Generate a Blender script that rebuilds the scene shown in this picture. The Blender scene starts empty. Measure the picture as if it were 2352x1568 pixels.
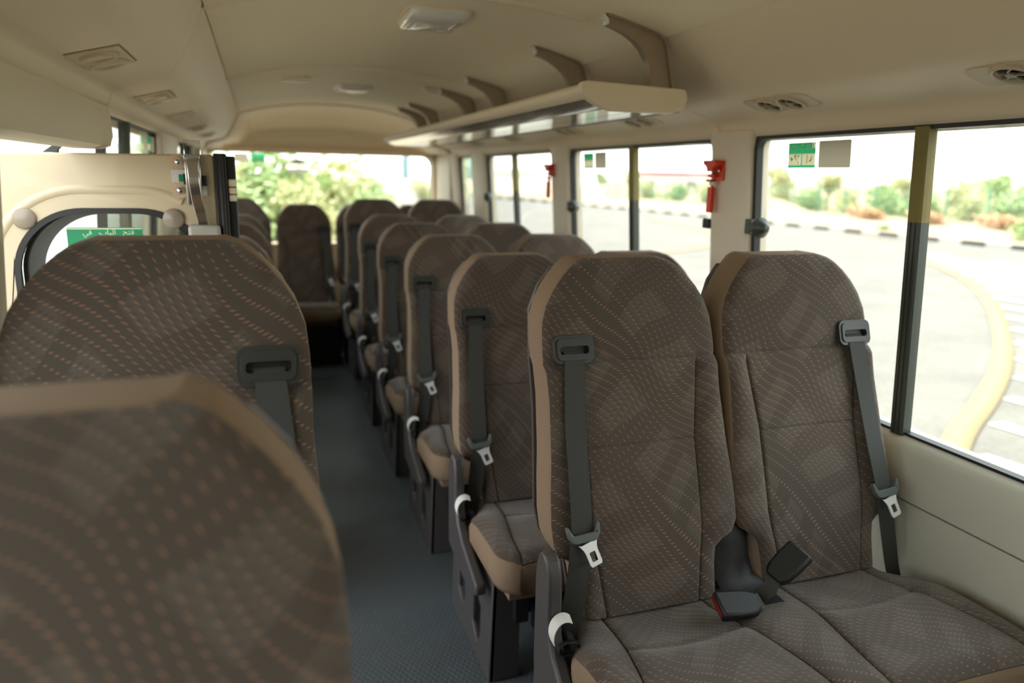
import bpy, math, random
from mathutils import Vector, Matrix
from mathutils.geometry import tessellate_polygon
random.seed(7)
sc = bpy.context.scene
COL = sc.collection
H = 1.35                       # eye height above the bus floor; numbers marked "rel" are heights from the eye
PI = math.pi

# ------------------------------------------------------------------ camera
yaw, pitch, roll = .3313, .2223, .02
fwd = Vector((math.sin(yaw)*math.cos(pitch), math.cos(yaw)*math.cos(pitch), -math.sin(pitch)))
right = Vector((math.cos(yaw), -math.sin(yaw), 0))
up = right.cross(fwd)
r2 = math.cos(roll)*right + math.sin(roll)*up
u2 = -math.sin(roll)*right + math.cos(roll)*up
cam = bpy.data.cameras.new('camera'); cam_o = bpy.data.objects.new('camera', cam); COL.objects.link(cam_o)
M = Matrix((r2, u2, -fwd)).transposed().to_4x4(); M.translation = Vector((0, 0, H))
cam_o.matrix_world = M
cam.sensor_width = 36; cam.lens = 36*1681.2/2352; cam.clip_start = .02; cam.clip_end = 2000
cam.dof.use_dof = True; cam.dof.focus_distance = 1.42; cam.dof.aperture_fstop = 2.2
sc.camera = cam_o
# ------------------------------------------------------------------ light
w = bpy.data.worlds.new('world'); sc.world = w; w.use_nodes = True
nt = w.node_tree; nt.nodes.clear()
wo = nt.nodes.new('ShaderNodeOutputWorld'); bg = nt.nodes.new('ShaderNodeBackground')
tc = nt.nodes.new('ShaderNodeTexCoord'); sx = nt.nodes.new('ShaderNodeSeparateXYZ'); cr = nt.nodes.new('ShaderNodeValToRGB')
nt.links.new(tc.outputs['Generated'], sx.inputs[0]); nt.links.new(sx.outputs['Z'], cr.inputs[0])
cr.color_ramp.elements[0].position = 0; cr.color_ramp.elements[0].color = (1, .985, .95, 1)
cr.color_ramp.elements[1].position = .7; cr.color_ramp.elements[1].color = (.86, .93, 1, 1)
nt.links.new(cr.outputs[0], bg.inputs[0]); nt.links.new(bg.outputs[0], wo.inputs[0])
bg.inputs[1].default_value = 1.15
sun = bpy.data.lights.new('sun', 'SUN'); sun.energy = 4.4; sun.angle = math.radians(1.5); sun.color = (1, .95, .86)
so = bpy.data.objects.new('sun', sun); COL.objects.link(so)
sd = Vector((-.10, .42, .90)).normalized()      # towards the sun: high, behind the bus
so.rotation_euler = sd.to_track_quat('Z', 'Y').to_euler(); so.location = (0, 4, 12)
sc.view_settings.view_transform = 'Standard'; sc.view_settings.look = 'None'
sc.view_settings.gamma = 1; sc.view_settings.use_curve_mapping = False
sc.view_settings.exposure = 1.88
sc.cycles.max_bounces = 10; sc.cycles.diffuse_bounces = 6; sc.cycles.transparent_max_bounces = 24
sc.cycles.caustics_reflective = False; sc.cycles.caustics_refractive = False
sc.cycles.use_denoising = True

# ------------------------------------------------------------------ materials
def lin(c):
    return tuple(((x/255)/12.92 if x/255 <= .04045 else ((x/255+.055)/1.055)**2.4) for x in c) + (1,)
def mat(name, col, rough=.6, metal=0, bump=0, bscale=200, spec=.5, var=0, vscale=6, coat=0, srgb=True):
    m = bpy.data.materials.new(name); m.use_nodes = True; n = m.node_tree; b = n.nodes['Principled BSDF']
    c = lin(col) if srgb else tuple(col)+(1,)
    b.inputs['Base Color'].default_value = c; b.inputs['Roughness'].default_value = rough; b.inputs['Metallic'].default_value = metal
    b.inputs['Specular IOR Level'].default_value = spec; b.inputs['Coat Weight'].default_value = coat
    t = n.nodes.new('ShaderNodeTexCoord')
    if var:
        z = n.nodes.new('ShaderNodeTexNoise'); z.inputs['Scale'].default_value = vscale; z.inputs['Detail'].default_value = 6
        n.links.new(t.outputs['Object'], z.inputs['Vector'])
        x = n.nodes.new('ShaderNodeMix'); x.data_type = 'RGBA'
        x.inputs[6].default_value = tuple(min(1, v*(1-var)) for v in c[:3])+(1,); x.inputs[7].default_value = tuple(min(1, v*(1+var)) for v in c[:3])+(1,)
        n.links.new(z.outputs['Fac'], x.inputs[0]); n.links.new(x.outputs[2], b.inputs['Base Color'])
    if bump:
        z = n.nodes.new('ShaderNodeTexNoise'); z.inputs['Scale'].default_value = bscale; z.inputs['Detail'].default_value = 3
        n.links.new(t.outputs['Object'], z.inputs['Vector'])
        q = n.nodes.new('ShaderNodeBump'); q.inputs['Strength'].default_value = bump; q.inputs['Distance'].default_value = .002
        n.links.new(z.outputs['Fac'], q.inputs['Height']); n.links.new(q.outputs[0], b.inputs['Normal'])
    return m

def translucent(name, col, k=.35):
    m = bpy.data.materials.new(name); m.use_nodes = True; t = m.node_tree; t.nodes.clear()
    o = t.nodes.new('ShaderNodeOutputMaterial'); a = t.nodes.new('ShaderNodeBsdfDiffuse'); b = t.nodes.new('ShaderNodeBsdfTranslucent'); x = t.nodes.new('ShaderNodeMixShader')
    a.inputs[0].default_value = lin(col); b.inputs[0].default_value = lin(col); x.inputs[0].default_value = k
    t.links.new(a.outputs[0], x.inputs[1]); t.links.new(b.outputs[0], x.inputs[2]); t.links.new(x.outputs[0], o.inputs[0]); return m
class NX:                                      # tiny node expression helper
    def __init__(s, tree): s.t = tree
    def m(s, op, a, b=None, c=None, clamp=False):
        n = s.t.nodes.new('ShaderNodeMath'); n.operation = op; n.use_clamp = clamp
        for i, v in enumerate((a, b, c)):
            if v is None: continue
            if isinstance(v, (int, float)): n.inputs[i].default_value = v
            else: s.t.links.new(v, n.inputs[i])
        return n.outputs[0]
    def mix(s, f, a, b):
        n = s.t.nodes.new('ShaderNodeMix'); n.data_type = 'RGBA'
        for i, v in ((0, f), (6, a), (7, b)):
            if isinstance(v, (int, float, tuple)): n.inputs[i].default_value = v
            else: s.t.links.new(v, n.inputs[i])
        return n.outputs[2]
    def smooth(s, x, lo, hi):
        n = s.t.nodes.new('ShaderNodeMapRange'); n.interpolation_type = 'SMOOTHSTEP'
        s.t.links.new(x, n.inputs[0]); n.inputs[1].default_value = lo; n.inputs[2].default_value = hi
        n.inputs[3].default_value = 0; n.inputs[4].default_value = 1
        return n.outputs[0]

def upholstery():
    m = bpy.data.materials.new('patterned_upholstery'); m.use_nodes = True; t = m.node_tree; b = t.nodes['Principled BSDF']; X = NX(t)
    uv = t.nodes.new('ShaderNodeUVMap'); uv.uv_map = 'uv'
    s = t.nodes.new('ShaderNodeSeparateXYZ'); t.links.new(uv.outputs[0], s.inputs[0])
    oi = t.nodes.new('ShaderNodeObjectInfo')
    u = X.m('ADD', s.outputs[0], X.m('MULTIPLY', oi.outputs['Random'], 3.7)); v = X.m('ADD', s.outputs[1], X.m('MULTIPLY', oi.outputs['Random'], 5.3))
    wv = X.m('SINE', X.m('ADD', X.m('MULTIPLY', u, 24.0), X.m('MULTIPLY', X.m('SINE', X.m('MULTIPLY', v, 9.0)), 1.6)))
    wv2 = X.m('SINE', X.m('ADD', X.m('MULTIPLY', v, 17.0), X.m('MULTIPLY', u, 8.0)))
    vw = X.m('ADD', X.m('ADD', v, X.m('MULTIPLY', wv, .028)), X.m('MULTIPLY', u, -.18))
    uw = X.m('ADD', u, X.m('MULTIPLY', wv2, .012))
    def dashes(off, alen, hl, hw):
        b_ = X.m('ADD', X.m('DIVIDE', vw, .0096), off)
        row = X.m('FLOOR', b_); fb = X.m('SUBTRACT', X.m('SUBTRACT', b_, row), .5)
        a_ = X.m('ADD', X.m('DIVIDE', uw, .0180), X.m('MULTIPLY', row, .37)); a_ = X.m('ADD', a_, off)
        col_ = X.m('FLOOR', a_); fa = X.m('SUBTRACT', X.m('SUBTRACT', a_, col_), .5)
        p = X.m('MULTIPLY', fa, .0180); q = X.m('MULTIPLY', fb, .0096)
        al = X.m('ADD', X.m('MULTIPLY', p, .86), X.m('MULTIPLY', q, -.51)); ac = X.m('ADD', X.m('MULTIPLY', p, .51), X.m('MULTIPLY', q, .86))
        L = X.m('ADD', hl, X.m('MULTIPLY', X.m('ADD', wv2, 1.0), alen))
        e = X.m('ADD', X.m('POWER', X.m('ABSOLUTE', X.m('DIVIDE', al, L)), 2.0), X.m('POWER', X.m('ABSOLUTE', X.m('DIVIDE', ac, hw)), 2.0))
        return X.m('SUBTRACT', 1.0, X.smooth(e, .4, 1.5))
    d1 = dashes(0.0, .0013, .0026, .00085); d2 = dashes(.5, .0007, .0042, .0019)
    bl = X.m('SINE', X.m('ADD', X.m('MULTIPLY', vw, 46.0), X.m('MULTIPLY', u, -34.0)))
    br = X.m('SINE', X.m('ADD', X.m('MULTIPLY', u, 30.0), X.m('MULTIPLY', v, 22.0)))
    blk = X.m('MULTIPLY', X.smooth(bl, -.25, .0), X.smooth(br, -.55, -.2))
    dark = (.084, .066, .053, 1); light = (.116, .094, .077, 1)
    c = X.mix(X.m('MULTIPLY', blk, .8), dark, light)
    c = X.mix(X.m('MULTIPLY', X.m('MULTIPLY', d2, blk), .75), c, dark)
    c = X.mix(X.m('MULTIPLY', d1, .62), c, (.42, .215, .13, 1))
    t.links.new(c, b.inputs['Base Color']); b.inputs['Roughness'].default_value = .9; b.inputs['Specular IOR Level'].default_value = .2
    b.inputs['Sheen Weight'].default_value = .25; b.inputs['Sheen Roughness'].default_value = .5
    z = t.nodes.new('ShaderNodeTexNoise'); z.inputs['Scale'].default_value = 900; t.links.new(uv.outputs[0], z.inputs['Vector'])
    q = t.nodes.new('ShaderNodeBump'); q.inputs['Strength'].default_value = .35; q.inputs['Distance'].default_value = .001
    t.links.new(z.outputs[0], q.inputs['Height']); t.links.new(q.outputs[0], b.inputs['Normal'])
    return m

def webbing_mat():
    m = mat('belt_webbing', (68, 69, 67), .75, spec=.35); t = m.node_tree; b = t.nodes['Principled BSDF']
    tc = t.nodes.new('ShaderNodeTexCoord'); wv = t.nodes.new('ShaderNodeTexWave'); wv.inputs['Scale'].default_value = 260; wv.bands_direction = 'Z'
    t.links.new(tc.outputs['Object'], wv.inputs['Vector'])
    q = t.nodes.new('ShaderNodeBump'); q.inputs['Strength'].default_value = .3; q.inputs['Distance'].default_value = .001
    t.links.new(wv.outputs[0], q.inputs['Height']); t.links.new(q.outputs[0], b.inputs['Normal'])
    return m

def glass_mat(name, tint, refl=.9):
    m = bpy.data.materials.new(name); m.use_nodes = True; t = m.node_tree; t.nodes.clear()
    o = t.nodes.new('ShaderNodeOutputMaterial'); a = t.nodes.new('ShaderNodeBsdfTransparent'); g = t.nodes.new('ShaderNodeBsdfGlossy')
    lw = t.nodes.new('ShaderNodeLayerWeight'); lw.inputs[0].default_value = .5; X = NX(t); x = t.nodes.new('ShaderNodeMixShader')
    fr = X.m('ADD', .035, X.m('MULTIPLY', X.m('POWER', lw.outputs['Facing'], 5.0), .9))
    a.inputs[0].default_value = tint+(1,); g.inputs['Roughness'].default_value = .02; g.inputs[0].default_value = (refl, refl, refl, 1)
    t.links.new(fr, x.inputs[0]); t.links.new(a.outputs[0], x.inputs[1]); t.links.new(g.outputs[0], x.inputs[2]); t.links.new(x.outputs[0], o.inputs[0])
    return m

def floor_mat():
    m = mat('embossed_vinyl', (82, 89, 93), .42, spec=.45, srgb=True); t = m.node_tree; b = t.nodes['Principled BSDF']; X = NX(t)
    tc = t.nodes.new('ShaderNodeTexCoord'); s = t.nodes.new('ShaderNodeSeparateXYZ'); t.links.new(tc.outputs['Object'], s.inputs[0])
    a = X.m('MULTIPLY', X.m('ADD', s.outputs[0], X.m('MULTIPLY', s.outputs[1], .55)), 62); c = X.m('MULTIPLY', X.m('SUBTRACT', s.outputs[0], X.m('MULTIPLY', s.outputs[1], .55)), 62)
    fa = X.m('ABSOLUTE', X.m('SUBTRACT', X.m('FRACT', a), .5)); fc = X.m('ABSOLUTE', X.m('SUBTRACT', X.m('FRACT', c), .5))
    h = X.smooth(X.m('MAXIMUM', fa, fc), .38, .48)
    q = t.nodes.new('ShaderNodeBump'); q.inputs['Strength'].default_value = .7; q.inputs['Distance'].default_value = .0025; q.invert = True
    t.links.new(h, q.inputs['Height']); t.links.new(q.outputs[0], b.inputs['Normal'])
    return m

def ground_mat(name, c1, c2, scale, rough=.9, bump=.5):
    m = mat(name, c1, rough); t = m.node_tree; b = t.nodes['Principled BSDF']; X = NX(t)
    tc = t.nodes.new('ShaderNodeTexCoord')
    z = t.nodes.new('ShaderNodeTexNoise'); z.inputs['Scale'].default_value = scale; z.inputs['Detail'].default_value = 9; t.links.new(tc.outputs['Object'], z.inputs['Vector'])
    z2 = t.nodes.new('ShaderNodeTexNoise'); z2.inputs['Scale'].default_value = scale*.06; z2.inputs['Detail'].default_value = 4; t.links.new(tc.outputs['Object'], z2.inputs['Vector'])
    f = X.m('MULTIPLY', X.m('ADD', X.smooth(z.outputs[0], .35, .65), X.smooth(z2.outputs[0], .35, .65)), .5)
    t.links.new(X.mix(f, lin(c1), lin(c2)), b.inputs['Base Color'])
    return m

MT = dict(
    fabric=upholstery(),
    side=mat('tan_side_fabric', (142, 121, 101), .85, bump=.4, bscale=900, spec=.2),
    piping=mat('piping', (112, 90, 66), .8),
    webbing=webbing_mat(),
    black=mat('black_plastic', (24, 24, 25), .5, bump=.2, bscale=700),
    shell=mat('dark_grey_plastic', (76, 72, 73), .38, bump=.25, bscale=900),
    bezel=mat('bezel_plastic', (50, 52, 51), .4),
    tongueplastic=mat('tongue_plastic', (92, 98, 97), .4),
    steel=mat('tongue_steel', (250, 251, 252), .3, .3),
    chrome=mat('chrome', (200, 198, 194), .12, 1),
    white=mat('white_elastic', (226, 226, 222), .7),
    red=mat('red_plastic', (226, 62, 26), .35),
    trim=mat('beige_trim', (240, 225, 198), .5, bump=.15, bscale=500),
    trimcool=mat('beige_panel', (226, 218, 194), .55, bump=.25, bscale=900),
    vinyl=mat('grey_green_panel', (200, 197, 182), .42, bump=.2, bscale=600),
    headliner=mat('headliner', (248, 234, 202), .75, bump=.35, bscale=350),
    pillar=mat('pillar_trim', (228, 216, 194), .45),
    rubber=mat('black_rubber', (26, 27, 26), .5),
    divider=mat('sash_divider', (62, 68, 60), .35),
    dividertape=mat('sash_tape', (128, 116, 60), .6, var=.15, vscale=30),
    alu=mat('aluminium', (178, 164, 146), .36, .55, bump=.15, bscale=300),
    alurack=mat('brushed_rack_panel', (205, 206, 196), .13, .9),
    lens=mat('lamp_lens', (240, 238, 228), .12, coat=.6),
    door=mat('door_paint', (206, 192, 160), .42, coat=.2),
    peach=mat('fixing_plate_paint', (214, 190, 156), .4),
    knob=mat('grey_cap', (148, 138, 122), .3),
    latchgrey=mat('latch_cover', (168, 168, 158), .45),
    greensign=mat('green_sign', (0, 140, 92), .45),
    greensticker=translucent('green_sticker', (60, 190, 130)),
    cream=translucent('sticker_cream', (240, 226, 186)),
    greysticker=translucent('grey_sticker_back', (168, 160, 140), .40),
    whiteink=mat('sign_ink', (222, 232, 190), .5),
    floor=floor_mat(),
    vent=mat('vent_plastic', (214, 200, 174), .45),
    ventgrey=mat('vent_grey', (150, 140, 120), .4),
    ventdark=mat('vent_dark', (34, 32, 28), .7),
    glass=glass_mat('window_glass', (.93, .96, .94)),
    clear=glass_mat('clear_guard', (.9, .93, .92)),
    asphalt=ground_mat('asphalt', (84, 80, 75), (101, 97, 91), 14),
    sand=ground_mat('sand', (122, 104, 82), (142, 126, 106), 3),
    yellow=mat('yellow_line', (124, 108, 76), .8, var=.12),
    whitepaint=mat('white_line', (150, 150, 148), .8),
    kerbblack=mat('kerb_black', (58, 60, 60), .8), kerbwhite=mat('kerb_white', (170, 168, 160), .8),
    leafy=mat('leaf_yellowgreen', (184, 184, 136), .7, var=.2, vscale=3),
    leafg=mat('leaf_green', (158, 176, 122), .7, var=.2, vscale=3),
    dry=mat('dry_brush', (190, 156, 122), .8, var=.2, vscale=3),
    bark=mat('bark', (120, 104, 84), .9),
    fence=mat('fence_green', (92, 140, 116), .5),
    concrete=mat('concrete_pale', (200, 198, 190), .8),
    bridgered=mat('bridge_red', (150, 84, 84), .7),
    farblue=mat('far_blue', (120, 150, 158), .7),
    busbody=mat('minibus_white', (232, 232, 228), .25, coat=.5),
    busglass=mat('minibus_glass', (70, 84, 84), .1),
    mirror=mat('mirror_face', (235, 238, 236), .06, 1),
    buttonred=mat('button_red', (120, 30, 20), .4),
    deepblack=mat('deep_black', (6, 6, 7), .5),
)

# ------------------------------------------------------------------ mesh builders
class G:
    def __init__(s): s.v = []; s.f = []; s.mi = []; s.uv = {}
    def add(s, vs, fs, m=0):
        o = len(s.v); s.v += [tuple(p) for p in vs]
        for f in fs: s.f.append(tuple(o+i for i in f)); s.mi.append(m)
        return o
    def box(s, lo, hi, m=0, R=None, at=None):
        x0, y0, z0 = lo; x1, y1, z1 = hi
        P = [Vector(p) for p in ((x0,y0,z0),(x1,y0,z0),(x1,y1,z0),(x0,y1,z0),(x0,y0,z1),(x1,y0,z1),(x1,y1,z1),(x0,y1,z1))]
        if R is not None: P = [R @ p for p in P]
        if at is not None: P = [p+Vector(at) for p in P]
        s.add(P, [(0,3,2,1),(4,5,6,7),(0,1,5,4),(1,2,6,5),(2,3,7,6),(3,0,4,7)], m); return s
    def face(s, outer, fn, m=0, holes=()):
        L_ = [list(outer)]+[list(h) for h in holes]
        tr = tessellate_polygon([[Vector((a, b, 0)) for a, b in l] for l in L_]); s.add([fn(a, b, 0) for l in L_ for a, b in l], [tuple(t) for t in tr], m); return s
    def strip(s, rings, closed=True, m=0, cap=False):
        n = len(rings[0]); o = len(s.v)
        for r in rings: s.v += [tuple(p) for p in r]
        for i in range(len(rings)-1):
            for j in range(n if closed else n-1):
                k = (j+1) % n
                s.f.append((o+i*n+j, o+i*n+k, o+(i+1)*n+k, o+(i+1)*n+j)); s.mi.append(m)
        if cap:
            s.f.append(tuple(o+j for j in reversed(range(n)))); s.mi.append(m)
            s.f.append(tuple(o+(len(rings)-1)*n+j for j in range(n))); s.mi.append(m)
        return s
    def tube(s, path, r, n=8, m=0):
        path = [Vector(p) for p in path]; rings = []; ref = None
        for i, p in enumerate(path):
            d = (path[min(i+1, len(path)-1)]-path[max(i-1, 0)]).normalized()
            if ref is None: ref = d.orthogonal().normalized()
            ref = (ref - d*ref.dot(d)).normalized(); b = d.cross(ref)
            rr = r[i] if isinstance(r, (list, tuple)) else r
            rings.append([p+ref*rr*math.cos(2*PI*k/n)+b*rr*math.sin(2*PI*k/n) for k in range(n)])
        return s.strip(rings, True, m, True)
    def ribbon(s, path, wd, th, side=(1, 0, 0), m=0):         # flat band along a path
        path = [Vector(p) for p in path]; rings = []
        for i, p in enumerate(path):
            d = (path[min(i+1, len(path)-1)]-path[max(i-1, 0)]).normalized(); a = Vector(side[i] if isinstance(side[0], (tuple, Vector)) else side)
            a = (a-d*a.dot(d)).normalized(); b = d.cross(a).normalized()
            rings.append([p+a*wd/2+b*th/2, p-a*wd/2+b*th/2, p-a*wd/2-b*th/2, p+a*wd/2-b*th/2])
        return s.strip(rings, True, m, True)
    def lathe(s, prof, axis, at, n=24, m=0, cap=True):
        a = Vector(axis).normalized(); e = a.orthogonal().normalized(); b = a.cross(e); at = Vector(at)
        rings = [[at+a*h+e*r*math.cos(2*PI*k/n)+b*r*math.sin(2*PI*k/n) for k in range(n)] for r, h in prof]
        return s.strip(rings, True, m, cap)
    def plate(s, outer, t, fn, holes=(), m=0, mh=None):       # polygon with holes, thickness t, fn(a,b,c)->3d
        loops = [list(outer)]+[list(h) for h in holes]
        flat = [p for l in loops for p in l]
        tr = tessellate_polygon([[Vector((a, b, 0)) for a, b in l] for l in loops])
        o = len(s.v); n = len(flat)
        s.v += [tuple(fn(a, b, 0)) for a, b in flat]+[tuple(fn(a, b, t)) for a, b in flat]
        for a, b, c in tr:
            s.f.append((o+a, o+b, o+c)); s.mi.append(m); s.f.append((o+n+c, o+n+b, o+n+a)); s.mi.append(m)
        k = 0
        for li, l in enumerate(loops):
            q = len(l)
            for i in range(q):
                j = (i+1) % q
                s.f.append((o+k+i, o+k+j, o+n+k+j, o+n+k+i)); s.mi.append(m if (li == 0 or mh is None) else mh)
            k += q
        return s
    def grid(s, pts, m=0, uvs=None):
        R = len(pts); Cn = len(pts[0]); o = len(s.v)
        for r in pts: s.v += [tuple(p) for p in r]
        for i in range(R-1):
            for j in range(Cn-1):
                s.f.append((o+i*Cn+j, o+i*Cn+j+1, o+(i+1)*Cn+j+1, o+(i+1)*Cn+j)); s.mi.append(m)
        if uvs:
            for i in range(R):
                for j in range(Cn): s.uv[o+i*Cn+j] = uvs[i][j]
        return o
    def mesh(s, name, mats, ang=35, rel=False, smooth=True, fix=True):
        me = bpy.data.meshes.new(name)
        vs = [(x, y, z+H) for x, y, z in s.v] if rel else s.v
        me.from_pydata(vs, [], s.f)
        for q in mats: me.materials.append(q)
        me.polygons.foreach_set('material_index', s.mi)
        if s.uv:
            ul = me.uv_layers.new(name='uv')
            for l in me.loops: ul.data[l.index].uv = s.uv.get(l.vertex_index, (0, 0))
        me.validate(); me.update()
        if fix:
            import bmesh
            b = bmesh.new(); b.from_mesh(me); bmesh.ops.recalc_face_normals(b, faces=b.faces); b.to_mesh(me); b.free()
        if smooth:
            me.shade_smooth(); me.set_sharp_from_angle(angle=math.radians(ang))
        return me
    def obj(s, name, mats, parent=None, rel=False, bevel=0, ang=35, smooth=True, fix=True, **kw):
        if not isinstance(mats, (list, tuple)): mats = [mats]
        o = bpy.data.objects.new(name, s.mesh(name, mats, ang, rel, smooth, fix)); COL.objects.link(o)
        if parent is not None:
            o.parent = parent
            if rel: o.location = -parent_world(parent)
        if bevel:
            b = o.modifiers.new('bevel', 'BEVEL'); b.width = bevel; b.segments = 3; b.limit_method = 'ANGLE'; b.angle_limit = math.radians(40); b.harden_normals = False
        for k, v in kw.items(): o[k] = v
        return o
def parent_world(p):
    v = Vector((0, 0, 0))
    while p is not None: v += p.location; p = p.parent
    return v
def thing(name, label, cat, loc=(0, 0, 0), group=None, rel=False):
    o = bpy.data.objects.new(name, None); COL.objects.link(o); o.empty_display_size = .1
    o.location = (loc[0], loc[1], loc[2]+(H if rel else 0)); o['label'] = label; o['category'] = cat
    if group: o['group'] = group
    return o
def tag(o, label, cat, group=None):
    o['label'] = label; o['category'] = cat
    if group: o['group'] = group
    return o
def rrect(x0, z0, x1, z1, r, n=6):
    out = []
    for cx, cz, a0 in ((x1-r, z1-r, 0), (x0+r, z1-r, 90), (x0+r, z0+r, 180), (x1-r, z0+r, 270)):
        for k in range(n+1):
            a = math.radians(a0+90*k/n); out.append((cx+r*math.cos(a), cz+r*math.sin(a)))
    return out
def interp(tab, x):
    if x <= tab[0][0]: return tab[0][1]
    for (a, b), (c, d) in zip(tab, tab[1:]):
        if x <= c: return b+(d-b)*(x-a)/(c-a)
    return tab[-1][1]
def sm(x): x = max(0, min(1, x)); return x*x*(3-2*x)

# ================================================================== SETTING (bus body)
Y0, Y1 = -1.5, 5.5            # front and rear ends of the cabin lining
def wx(z): return 1.45-.07*(z+.588)          # right glass plane (rel heights)
def lx(z): return -.42+.07*(z+.588)          # left glass plane
def struct(o): o['kind'] = 'structure'; return o
g = G(); g.box((-.44, Y0, -1.41), (1.46, 6.0, -1.35)); struct(g.obj('floor', MT['floor'], rel=True))
def ceil_z(x): return .468-.082*abs((x-.5)/.6)**2.3
def ceil_piece(ya, yb, name):
    g = G(); xs = [-.1+1.2*i/28 for i in range(29)]
    prof = [(x, ceil_z(x)) for x in xs]+[(x, ceil_z(x)+.02) for x in reversed(xs)]
    g.strip([[(x, y, z) for x, z in prof] for y in (ya, yb)], True, 0, True)
    return struct(g.obj(name, MT['headliner'], rel=True))
ceil_piece(Y0, 2.03, 'ceiling'); ceil_piece(2.03, 3.53, 'ceiling'); ceil_piece(3.53, 5.5, 'ceiling')
for y in (2.04, 3.54):        # joint mouldings across the headlining
    g = G(); xs = [-.1+1.0*i/24 for i in range(25)]
    rings = []
    for x in xs:
        z = ceil_z(x)
        rings.append([(x, y-.018, z+.004), (x, y-.012, z-.009), (x, y+.012, z-.009), (x, y+.018, z+.004)])
    g.strip(rings, True, 0, True); struct(g.obj('trim_1', MT['trim'], rel=True))
# air ducts above the windows
RP = [(1.098, .395), (1.112, .372), (1.17, .295), (1.215, .243), (1.232, .227), (1.25, .215), (1.29, .201), (1.345, .185), (1.362, .178), (1.374, .167), (1.380, .152), (1.385, .141), (1.395, .128), (1.41, .122)]
LP = [(-.098, .398), (-.108, .378), (-.130, .325), (-.160, .268), (-.187, .230), (-.200, .219), (-.217, .211), (-.305, .188), (-.316, .181), (-.322, .170), (-.328, .152), (-.336, .142), (-.358, .134)]
def duct(P, ya, yb, name, out):
    g = G(); Q = P+[(P[-1][0]+out*.06, P[-1][1]+.02), (P[0][0]+out*.25, .45), (P[0][0], .45)]
    g.strip([[(x, y, z) for x, z in Q] for y in (ya, (ya+yb)/2, yb)], True, 0, True)
    return struct(g.obj(name, MT['trim'], rel=True, bevel=.003, ang=40))
for a, b in ((Y0, .58), (.584, 2.05), (2.054, 3.55), (3.554, 5.5)):
    duct(RP, a, b, 'trim_2', 1); duct(LP, a, b, 'trim_3', -1)
# outer skin over the lining (roof and sides)
def skin(P, ya, yb, name, th=.02, m='busbody'):
    g = G(); g.strip([[(x, y, z) for x, z in P]+[(x+dx*th, y, z+dz*th) for (x, z), (dx, dz) in reversed(list(zip(P, [nrm(P, i) for i in range(len(P))])))] for y in (ya, yb)], True, 0, True)
    return struct(g.obj(name, MT[m], rel=True))
def nrm(P, i):
    a = P[max(i-1, 0)]; b = P[min(i+1, len(P)-1)]; d = (b[0]-a[0], b[1]-a[1]); l = math.hypot(*d) or 1
    return (-d[1]/l, d[0]/l)
skin([(-.43, .13), (-.42, .33), (-.28, .5), (.1, .56), (.5, .58), (.9, .56), (1.27, .5), (1.42, .33), (1.44, .115)], Y0-.05, 6.12, 'trim_4')
# right wall: lower lining with ledge, gap line, then pillars and header
def extr(P, ya, yb, name, m, bevel=0, ang=40):
    g = G(); g.strip([[(x, y, z) for x, z in P] for y in (ya, yb)], True, 0, True)
    return struct(g.obj(name, m, rel=True, bevel=bevel, ang=ang))
ledge = [(1.452, -.588), (1.446, -.592), (1.432, -.602), (1.424, -.622), (1.421, -.66), (1.424, -.737), (1.5, -.737), (1.5, -.588)]
low = [(1.424, -.741), (1.428, -.90), (1.432, -1.36), (1.5, -1.36), (1.5, -.741)]
for a, b in ((Y0, 2.0), (2.003, 5.95)):
    extr(ledge, a, b, 'wall_right', MT['vinyl']); extr(low, a, b, 'wall_right', MT['vinyl'])
lledge = [(-.422+(1.452-x), z) for x, z in ledge]; llow = [(-.422+(1.452-x), z) for x, z in low]
for a, b in ((Y0, 1.28), (2.20, 5.95)):
    extr(lledge, a, b, 'wall_left', MT['vinyl']); extr(llow, a, b, 'wall_left', MT['vinyl'])
# pillars between the windows
def pillar(ya, yb, side, name):
    g = G(); n = 14; rings = []
    for i in range(n+1):
        z = -.60+.745*i/n
        if side > 0: x0 = wx(z)-.028; x1 = wx(z)+.05; s = -1
        else: x0 = lx(z)+.028; x1 = lx(z)-.05; s = 1
        fl = .012*sm((z-.09)/.05)                       # flares into the duct
        e = .02+fl*0
        rings.append([(x1, ya-.012-fl, z), (x0-s*.022, ya-.012-fl, z), (x0-s*.008, ya-.006-fl, z), (x0, ya+.016-fl, z), (x0, yb-.016+fl, z), (x0-s*.008, yb+.006+fl, z), (x0-s*.022, yb+.012+fl, z), (x1, yb+.012+fl, z)])
    g.strip(rings, True, 0, True)
    return struct(g.obj(name, MT['pillar'], rel=True, ang=50))
RW = [(-.78, .42), (.60, 1.885), (2.10, 3.27), (3.49, 4.64), (4.955, 5.33)]
pillar(.435, .585, 1, 'wall_right'); pillar(1.905, 2.082, 1, 'wall_right'); pillar(3.288, 3.474, 1, 'wall_right'); pillar(4.658, 4.938, 1, 'wall_right'); pillar(5.348, 5.95, 1, 'wall_right')
pillar(-1.5, -.80, 1, 'wall_right')
LW = [(-.78, 1.05), (2.24, 3.24), (3.93, 4.85), (4.95, 5.33)]
pillar(-1.5, -.80, -1, 'wall_left'); pillar(1.065, 1.28, -1, 'wall_left'); pillar(3.26, 3.86, -1, 'wall_left'); pillar(4.87, 4.93, -1, 'wall_left'); pillar(5.35, 5.95, -1, 'wall_left')
# door header on the left
g = G(); g.strip([[(-.335, y, .15), (-.332, y, .075), (-.340, y, .052), (-.36, y, .045), (-.42, y, .045), (-.42, y, .15)] for y in (.9, 2.09)], True, 0, True)
struct(g.obj('trim_5', MT['trimcool'], rel=True, ang=50))
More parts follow.
